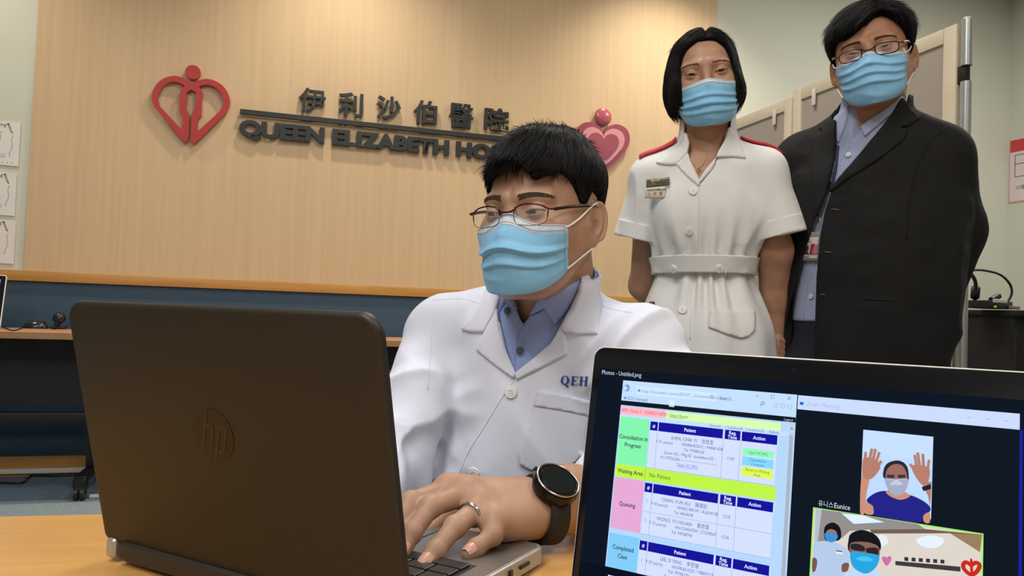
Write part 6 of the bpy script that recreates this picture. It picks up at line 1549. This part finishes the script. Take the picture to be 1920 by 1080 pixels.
def flowB(p):
    s_ = np.sign(p[:, 0]-.012); top = ss(.05, .11, p[:, 2]); f = np.stack([s_*(.9*top+.15*(p[:, 2] > -.04)-.35*(p[:, 2] < -.06)), -.1+.25*top*(p[:, 1] > 0), -.25-.9*(1-top)], 1); return f
hair(HB, pB, B_base, capB, (-.13, -.13, -.15), (.13, .16, .16), .003, flowB, 5500, lambda r: .045+0*r[:, 0], 7, .0004, lambda r: .02+0*r[:, 0], lambda V: (V[:, 2] > -.072) & ~((np.abs(V[:, 0]-.003) < .058) & (V[:, 1] < -.055)), drop=.05, jitter=.10, cling=.45, reject=lambda q: ((np.abs(q[:, :, 0]-.003) < .054) & (q[:, :, 1] < -.05) & (q[:, :, 2] < .066)).any(1))

# ---------------------------------------------------------------- C: the man in the black jacket
C_base = np.array([.82, 1.72, 0.0]); tc0, tc1 = 1.35, 2.0
pC = empty('person', C_base, 0, 'standing person in black suit jacket with blue mask, spectacles and staff card', 'person', 'hospital staff')
HC = Head(P(1635, 112, 1.715), frame(math.radians(30), math.radians(3), math.radians(-7)), .965, dict(w=1.03, eye=.0021, eyez=-.001, neck=1.02))
M_SKC = skin_mat('skin_brown_tan', rgb(172, 127, 98), rgb(155, 110, 83))
NBc = P(1630, 245, 1.745); NTc = P(1642, 165, 1.73)
SCr = P(1762, 292, 1.70); SCl = P(1508, 300, 1.85)
TRc = frame(math.radians(26), 0, math.radians(-2))
def c_torso(p, g=0.0):
    d = rot_ell(p, P(1640, 400, 1.76), (.178+g, .118+g, .21+g), TRc)
    d = smin(d, rot_ell(p, P(1632, 560, 1.76), (.172+g, .128+g, .20+g), TRc), .08)
    d = smin(d, rot_ell(p, P(1612, 710, 1.77), (.150+g, .118+g, .16+g), TRc), .08)
    d = smin(d, chain(p, [SCl, NBc+[0, .012, -.012], SCr], [.050+g, .062+g, .052+g]), .045)
    return d
ECr = P(1793, 430, 1.76); WCr = P(1728, 690, 1.86); ECl = P(1494, 450, 1.95); WCl = P(1530, 660, 2.0)
def c_arms(p, g=0.0):
    return np.minimum(chain(p, [SCr, ECr, WCr], [.054+g, .049+g, .038+g], .03), chain(p, [SCl, ECl, WCl], [.054+g, .049+g, .038+g], .03))
def c_skirt(p):
    o = P(1630, 640, 1.765); q = (p-o)@TRc.astype(np.float32); return np.maximum(np.hypot(q[:, 0], q[:, 1]/.72)-(.188+.03*np.clip(-q[:, 2], 0, .3)), np.maximum(q[:, 2]-.02, .76-p[:, 2]))*.85
def f_jack_full(p):
    d = smin(c_torso(p, .014), c_arms(p, .004), .03)
    nk = cap(p, NBc+(NBc-NTc)*.1, NTc, .078, .071); top = (p-NTc-np.array([0, 0, -.008]))@np.array([.1, -.45, .87], np.float32); d = smin(d, np.maximum(nk, top), .02)
    q = (p*np.array([9, 8, 8], np.float32))+5; r = (.0060*ridge(q)+.002*ridge(q*2.2))*ss(.03, .15, np.linalg.norm(p-SCr, axis=1)); return np.maximum(d-r, .76-p[:, 2])
JOP = np.array([(1562, 150), (1712, 150), (1698, 196), (1672, 235), (1620, 300), (1559, 358), (1546, 400), (1537, 450), (1531, 520), (1528, 610), (1524, 760), (1462, 760), (1474, 615), (1484, 560), (1505, 490), (1526, 420), (1548, 345), (1562, 290), (1560, 240)], float)
def f_jack(p):
    d = f_jack_full(p); uv, dep = project(p); hole = np.maximum(pix_sd(p, JOP), (dep-1.79).astype(np.float32)); d = np.maximum(d, -hole)
    d = np.maximum(d, -cap(p, NBc+(NBc-NTc)*.1, NTc, .066, .064)); return np.maximum(d, -np.minimum(c_torso(p, .002), c_arms(p, -.010)))
def f_shc_full(p):
    d = c_torso(p, .001); nk = cap(p, NBc+(NBc-NTc)*.1, NTc, .070, .063); top = (p-NTc-np.array([0, 0, .004]))@np.array([.1, -.5, .85], np.float32); return smin(d, np.maximum(nk, top), .02)-.0025*ridge(p*np.array([14, 10, 9], np.float32)+8)
NVC = np.array([(1588, 150), (1700, 150), (1690, 184), (1650, 212), (1628, 227), (1615, 240), (1611, 254), (1602, 267), (1597, 254), (1586, 228)], float)
def f_shc(p):
    d = f_shc_full(p); uv, dep = project(p); hole = np.maximum(pix_sd(p, NVC), (dep-1.70).astype(np.float32)); d = np.maximum(d, -hole)
    d = np.maximum(d, -cap(p, NBc+(NBc-NTc)*.1, NTc, .0585, .0585)); d = np.maximum(d, -c_torso(p, -.006)); return np.maximum(d, P(1505, 602, 1.65)[2]-p[:, 2])
M_JACK = mat('black_suit_wool', rgb(19, 19, 19), .85, noise=.15, nscale=300, bump=.2, bscale=900, spec=.3); M_SHC = mat('pale_blue_shirt', rgb(150, 160, 190), .85, noise=.03, nscale=200, bump=.1, bscale=1200)
V, Q_ = surface_nets(f_jack, (.42, 1.42, .70), (1.18, 2.12, 1.52), .0048, 1.5); jack = mesh_np('suit_jacket', V, Q_, M_JACK, pC, True, C_base)
V, Q_ = surface_nets(f_shc, (.48, 1.45, .8), (1.1, 2.05, 1.52), .0045, 1.3); shc = mesh_np('shirt', V, Q_, M_SHC, pC, True, C_base)
def c6(x, y): return (1440+x*.4817, 180+y*.4815)
def cPt(name, f, pts, off, th, m, par, st=4.5, curve=False, **k): return patch(name, f, pts, off, th, m, par, C_base, tc0, tc1, st, curve, **k)
cPt('lapel', f_jack_full, [c6(*q) for q in ((520, 10), (560, 60), (590, 88), (545, 118), (510, 124), (545, 135), (520, 180), (420, 255), (330, 310), (248, 372), (252, 350), (330, 260), (420, 150), (490, 60))], .005, .0035, M_JACK, jack)
cPt('lapel', f_jack_full, [c6(*q) for q in ((262, 95), (230, 100), (200, 125), (215, 140), (168, 165), (172, 260), (180, 380), (190, 470), (225, 380), (255, 260), (262, 170))], .005, .0035, M_JACK, jack)
seam('sleeve_seam', f_jack_full, [c6(*q) for q in ((690, 120), (610, 210), (570, 320), (548, 430), (540, 560))], .0016, M_JACK, jack, C_base, tc0, tc1, .0004)
seam('pocket_welt', f_jack_full, [c6(*q) for q in ((370, 790), (430, 793), (490, 797))], .0022, M_JACK, jack, C_base, tc0, tc1)
M_BH = mat('button_hole_thread', rgb(92, 84, 82), .8)
for a, b in (((248, 440), (278, 444)), ((222, 607), (246, 610)), ((206, 772), (222, 774))): seam('button_hole', f_jack_full, [c6(*a), c6(*b)], .0014, M_BH, jack, C_base, tc0, tc1, .001, 4)
cPt('shirt_collar', f_shc_full, [(1592, 200), (1568.6, 219.7), (1559, 237), (1565, 252.4), (1573, 268), (1579, 255), (1584, 243), (1590, 223.5)], .005, .003, M_SHC, shc, 3)
cPt('shirt_collar', f_shc_full, [(1694, 187), (1668, 216), (1640, 240), (1622, 256), (1614, 239), (1628.4, 226), (1649.6, 212), (1688, 180)], .005, .003, M_SHC, shc, 3)
seam('shirt_placket', f_shc_full, [c6(*q) for q in ((322, 190), (290, 240), (262, 300))], .0012, M_SHC, shc, C_base, tc0, tc1)
seam('shirt_placket', f_shc_full, [c6(*q) for q in ((188, 640), (150, 760), (138, 865))], .0012, M_SHC, shc, C_base, tc0, tc1)
M_PEARL = mat('pearl_button', rgb(214, 214, 204), .25)
for x, y in ((314, 230), (170, 780)): button(f_shc_full, *c6(x, y), .0060, M_PEARL, shc, C_base, tc0, tc1, .002, .002)
# lanyard and staff card
M_LAN = mat('navy_lanyard', rgb(34, 36, 66), .7, noise=.1, nscale=200); M_LTXT = mat('lanyard_text', rgb(168, 172, 184), .7)
lan = cPt('lanyard', f_shc_full, [(c6(*q)[0]+4.5, c6(*q)[1]) for q in ((257, 190), (269, 195), (260, 290), (246, 350), (238, 372), (230, 368), (240, 300))], .006, .0016, M_LAN, pC, 3)
px_text('lanyard_print', f_shc_full, [text_px('HA IT Division', *c6(252, 340), 6.4, (.20, -.98), (-.98, -.20), .01)], M_LTXT, lan, C_base, tc0, tc1, .0085)
M_CARD = mat('staff_card_white', rgb(196, 190, 182), .35); M_HOLD = mat('clear_card_holder', rgb(140, 142, 146), .3)
cc = lambda x, y: (1480+x*80/720, 400+y*120/1080)
f_card = lambda p: c_torso(p, .008)
holder = cPt('card_holder', f_card, [cc(395, 320), cc(540, 325), cc(535, 400), cc(500, 800), cc(170, 800), cc(250, 650), cc(330, 460)], .006, .0015, M_HOLD, pC, 3)
card = cPt('staff_card', f_card, [cc(360, 415), cc(525, 415), cc(495, 770), cc(205, 770), cc(260, 640), cc(330, 480)], .0075, .0012, M_CARD, pC, 3)
cPt('card_band', f_card, [cc(410, 520), cc(515, 520), cc(502, 700), cc(380, 700)], .0086, .0008, mat('card_magenta', rgb(150, 40, 70), .4), card, 3)
cPt('card_band', f_card, [cc(470, 520), cc(515, 520), cc(502, 700), cc(410, 700)], .0090, .0006, mat('card_pink', rgb(178, 104, 118), .4), card, 3)
M_SIL = mat('card_photo_dark', rgb(36, 30, 30), .6)
cPt('card_photo', f_card, [cc(335, 545), cc(370, 560), cc(365, 620), cc(340, 655), cc(365, 670), cc(370, 698), cc(258, 698), cc(285, 668), cc(312, 650), cc(300, 600), cc(310, 560)], .0086, .0006, M_SIL, card, 2.5)
px_text('card_print', f_card, [text_px('Medical', *cc(250, 750), 4.5, (1, 0), (.1, -1), .02), text_px('Staff', *cc(365, 500), 3.5, (1, 0), (.1, -1))], M_TXTD, card, C_base, tc0, tc1, .0092)
seam('card_clip', f_card, [cc(560, 90), cc(540, 200), cc(515, 300)], .0016, M_RING, pC, C_base, tc0, tc1, .009, 4)
# trousers and hands
M_TRC = mat('navy_trousers', rgb(20, 24, 36), .85, noise=.1, nscale=200)
hz = P(1600, 640, 1.75)[2]
lc = [(np.array([C_base[0]+sx*.095-.01, C_base[1]+.05+sx*-.03, .80]), np.array([C_base[0]+sx*.10, C_base[1]+.04+sx*-.03, .08])) for sx in (-1, 1)]
zt_ = P(1505, 598, 1.66)[2]
def f_trc(p):
    d = c_torso(p, -.001)
    for a, b in lc: d = smin(d, chain(p, [a, (a+b)/2, b], [.095, .07, .06], .03), .05)
    return np.maximum(np.maximum(d, .06-p[:, 2]), p[:, 2]-zt_)
V, Q_ = surface_nets(f_trc, (.5, 1.45, .02), (1.15, 2.05, 1.0), .008, 1.3); mesh_np('trousers', V, Q_, M_TRC, pC, True, C_base)
for a, b in lc:
    g = lambda p, c=b: np.maximum(smin(ell(p, c+[-.02, -.07, -.05], (.045, .12, .038)), ell(p, c+[0, .015, -.03], (.042, .05, .06)), .02), .004-p[:, 2])
    V, Q_ = surface_nets(g, b-[.1, .24, .1], b+[.08, .1, .06], .007, 1.2); mesh_np('shoe', V, Q_, M_SHOE, pC, True, C_base)
f_headC = lambda p: smin(HC.sdf(p), cap(p, NBc+(NBc-NTc)*.3, NTc, .064, .058), .02)
hb = HC.wld(np.array([[0, 0, 0]]))[0]; pc_head = surface_nets(f_headC, hb-[.13, .15, .24], hb+[.13, .15, .14], .0024, 1.2)
FC = []
for k in range(4):
    b = WCr+np.array([-.06, .02+.003*k, -.06-.006*k]); FC.append([b, b+[-.035, .004, -.012*k*.4], b+[-.055, .012, -.008], b+[-.06, .022, -.004]])
def f_handsC(p):
    d = chain(p, [WCr, WCr+[-.045, .02, -.06]], [.028, .026]); d = smin(d, chain(p, [WCl, P(1600, 700, 1.98)], [.028, .026]), .01)
    for q in FC: d = smin(d, chain(p, q, (.011, .0095, .009, .008), .004), .006)
    return smin(d, chain(p, [WCr+[-.04, .01, -.04], WCr+[-.07, .0, -.03], WCr+[-.09, .0, -.03]], (.013, .011, .009), .005), .01)
pc_hd = surface_nets(f_handsC, (.55, 1.7, .65), (1.15, 2.1, .95), .005, 1.2)
pc_ts = surface_nets(lambda p: c_torso(p, -.014), (.48, 1.45, .8), (1.1, 2.05, 1.45), .012, 1.2)
skin_body('body', [(a, [b]) for a, b in (pc_head, pc_hd, pc_ts)], M_SKC, pC, C_base)
eyes(HC, pC, C_base, (0, -.1)); brows(HC, pC, C_base, 300, .0170, .0065, .003)
face_mask(HC, pC, C_base, dict(ztop=-.006, zdrop=.010, zbot=-.122, brise=.034, tm=.84, slim=.005, band=.10, seed=15.5, folds=((.30, .0045), (.48, .0050), (.66, .0050))))
M_RIM2 = mat('dark_metal_rim', rgb(40, 30, 26), .3, metal=.6)
glasses(HC, pC, C_base, M_RIM2, [(-19, 9), (-8, 12), (6, 12), (22, 10), (27, 7), (32, 7)], [(-19, 9), (-20, -2), (-14, -11), (0, -12), (16, -12), (25, -6), (27, 7)], False, zoff=-.009, temple_z=.010, rr=.0013)
HLC = (np.radians([0, 20, 40, 52, 62, 74, 84, 95, 105, 120, 150, 180]), np.array([.062, .064, .062, .056, .038, .002, -.006, .022, .018, -.025, -.06, -.07]))
def capC(p):
    a = az(p); lr = ss(-.05, .06, p[:, 0]); hl = np.interp(a, *HLC)+(-.026*ss(.015, -.04, p[:, 0])*ss(1.3, .5, a)+.012*ss(0, .03, p[:, 0])*ss(.9, .4, a)); s_ = ss(-.004, .010, p[:, 2]-hl); up = ss(.0, .08, p[:, 2])
    th = (.006+.015*up)*s_-.006*(1-s_)+.0016*ridge(p*np.array([30, 40, 30], np.float32))*s_
    return head_base(p, HC.q, False, False)-th
def flowC(p):
    top = ss(.04, .10, p[:, 2]); s_ = np.where(p[:, 0] > .035, 1.0, -1.0); f = np.stack([s_*.8*top+.05, -.45*top*(p[:, 1] < .03)-.1, -.15-.9*(1-top)], 1); return f
hair(HC, pC, C_base, capC, (-.13, -.14, -.12), (.13, .15, .16), .003, flowC, 5500, lambda r: .03+.02*ss(.05, .1, r[:, 2]), 6, .0004, lambda r: .03+0*r[:, 0], lambda V: V[:, 2] > np.interp(az(V), *HLC)+.004, drop=.06, jitter=.12, cling=.4)
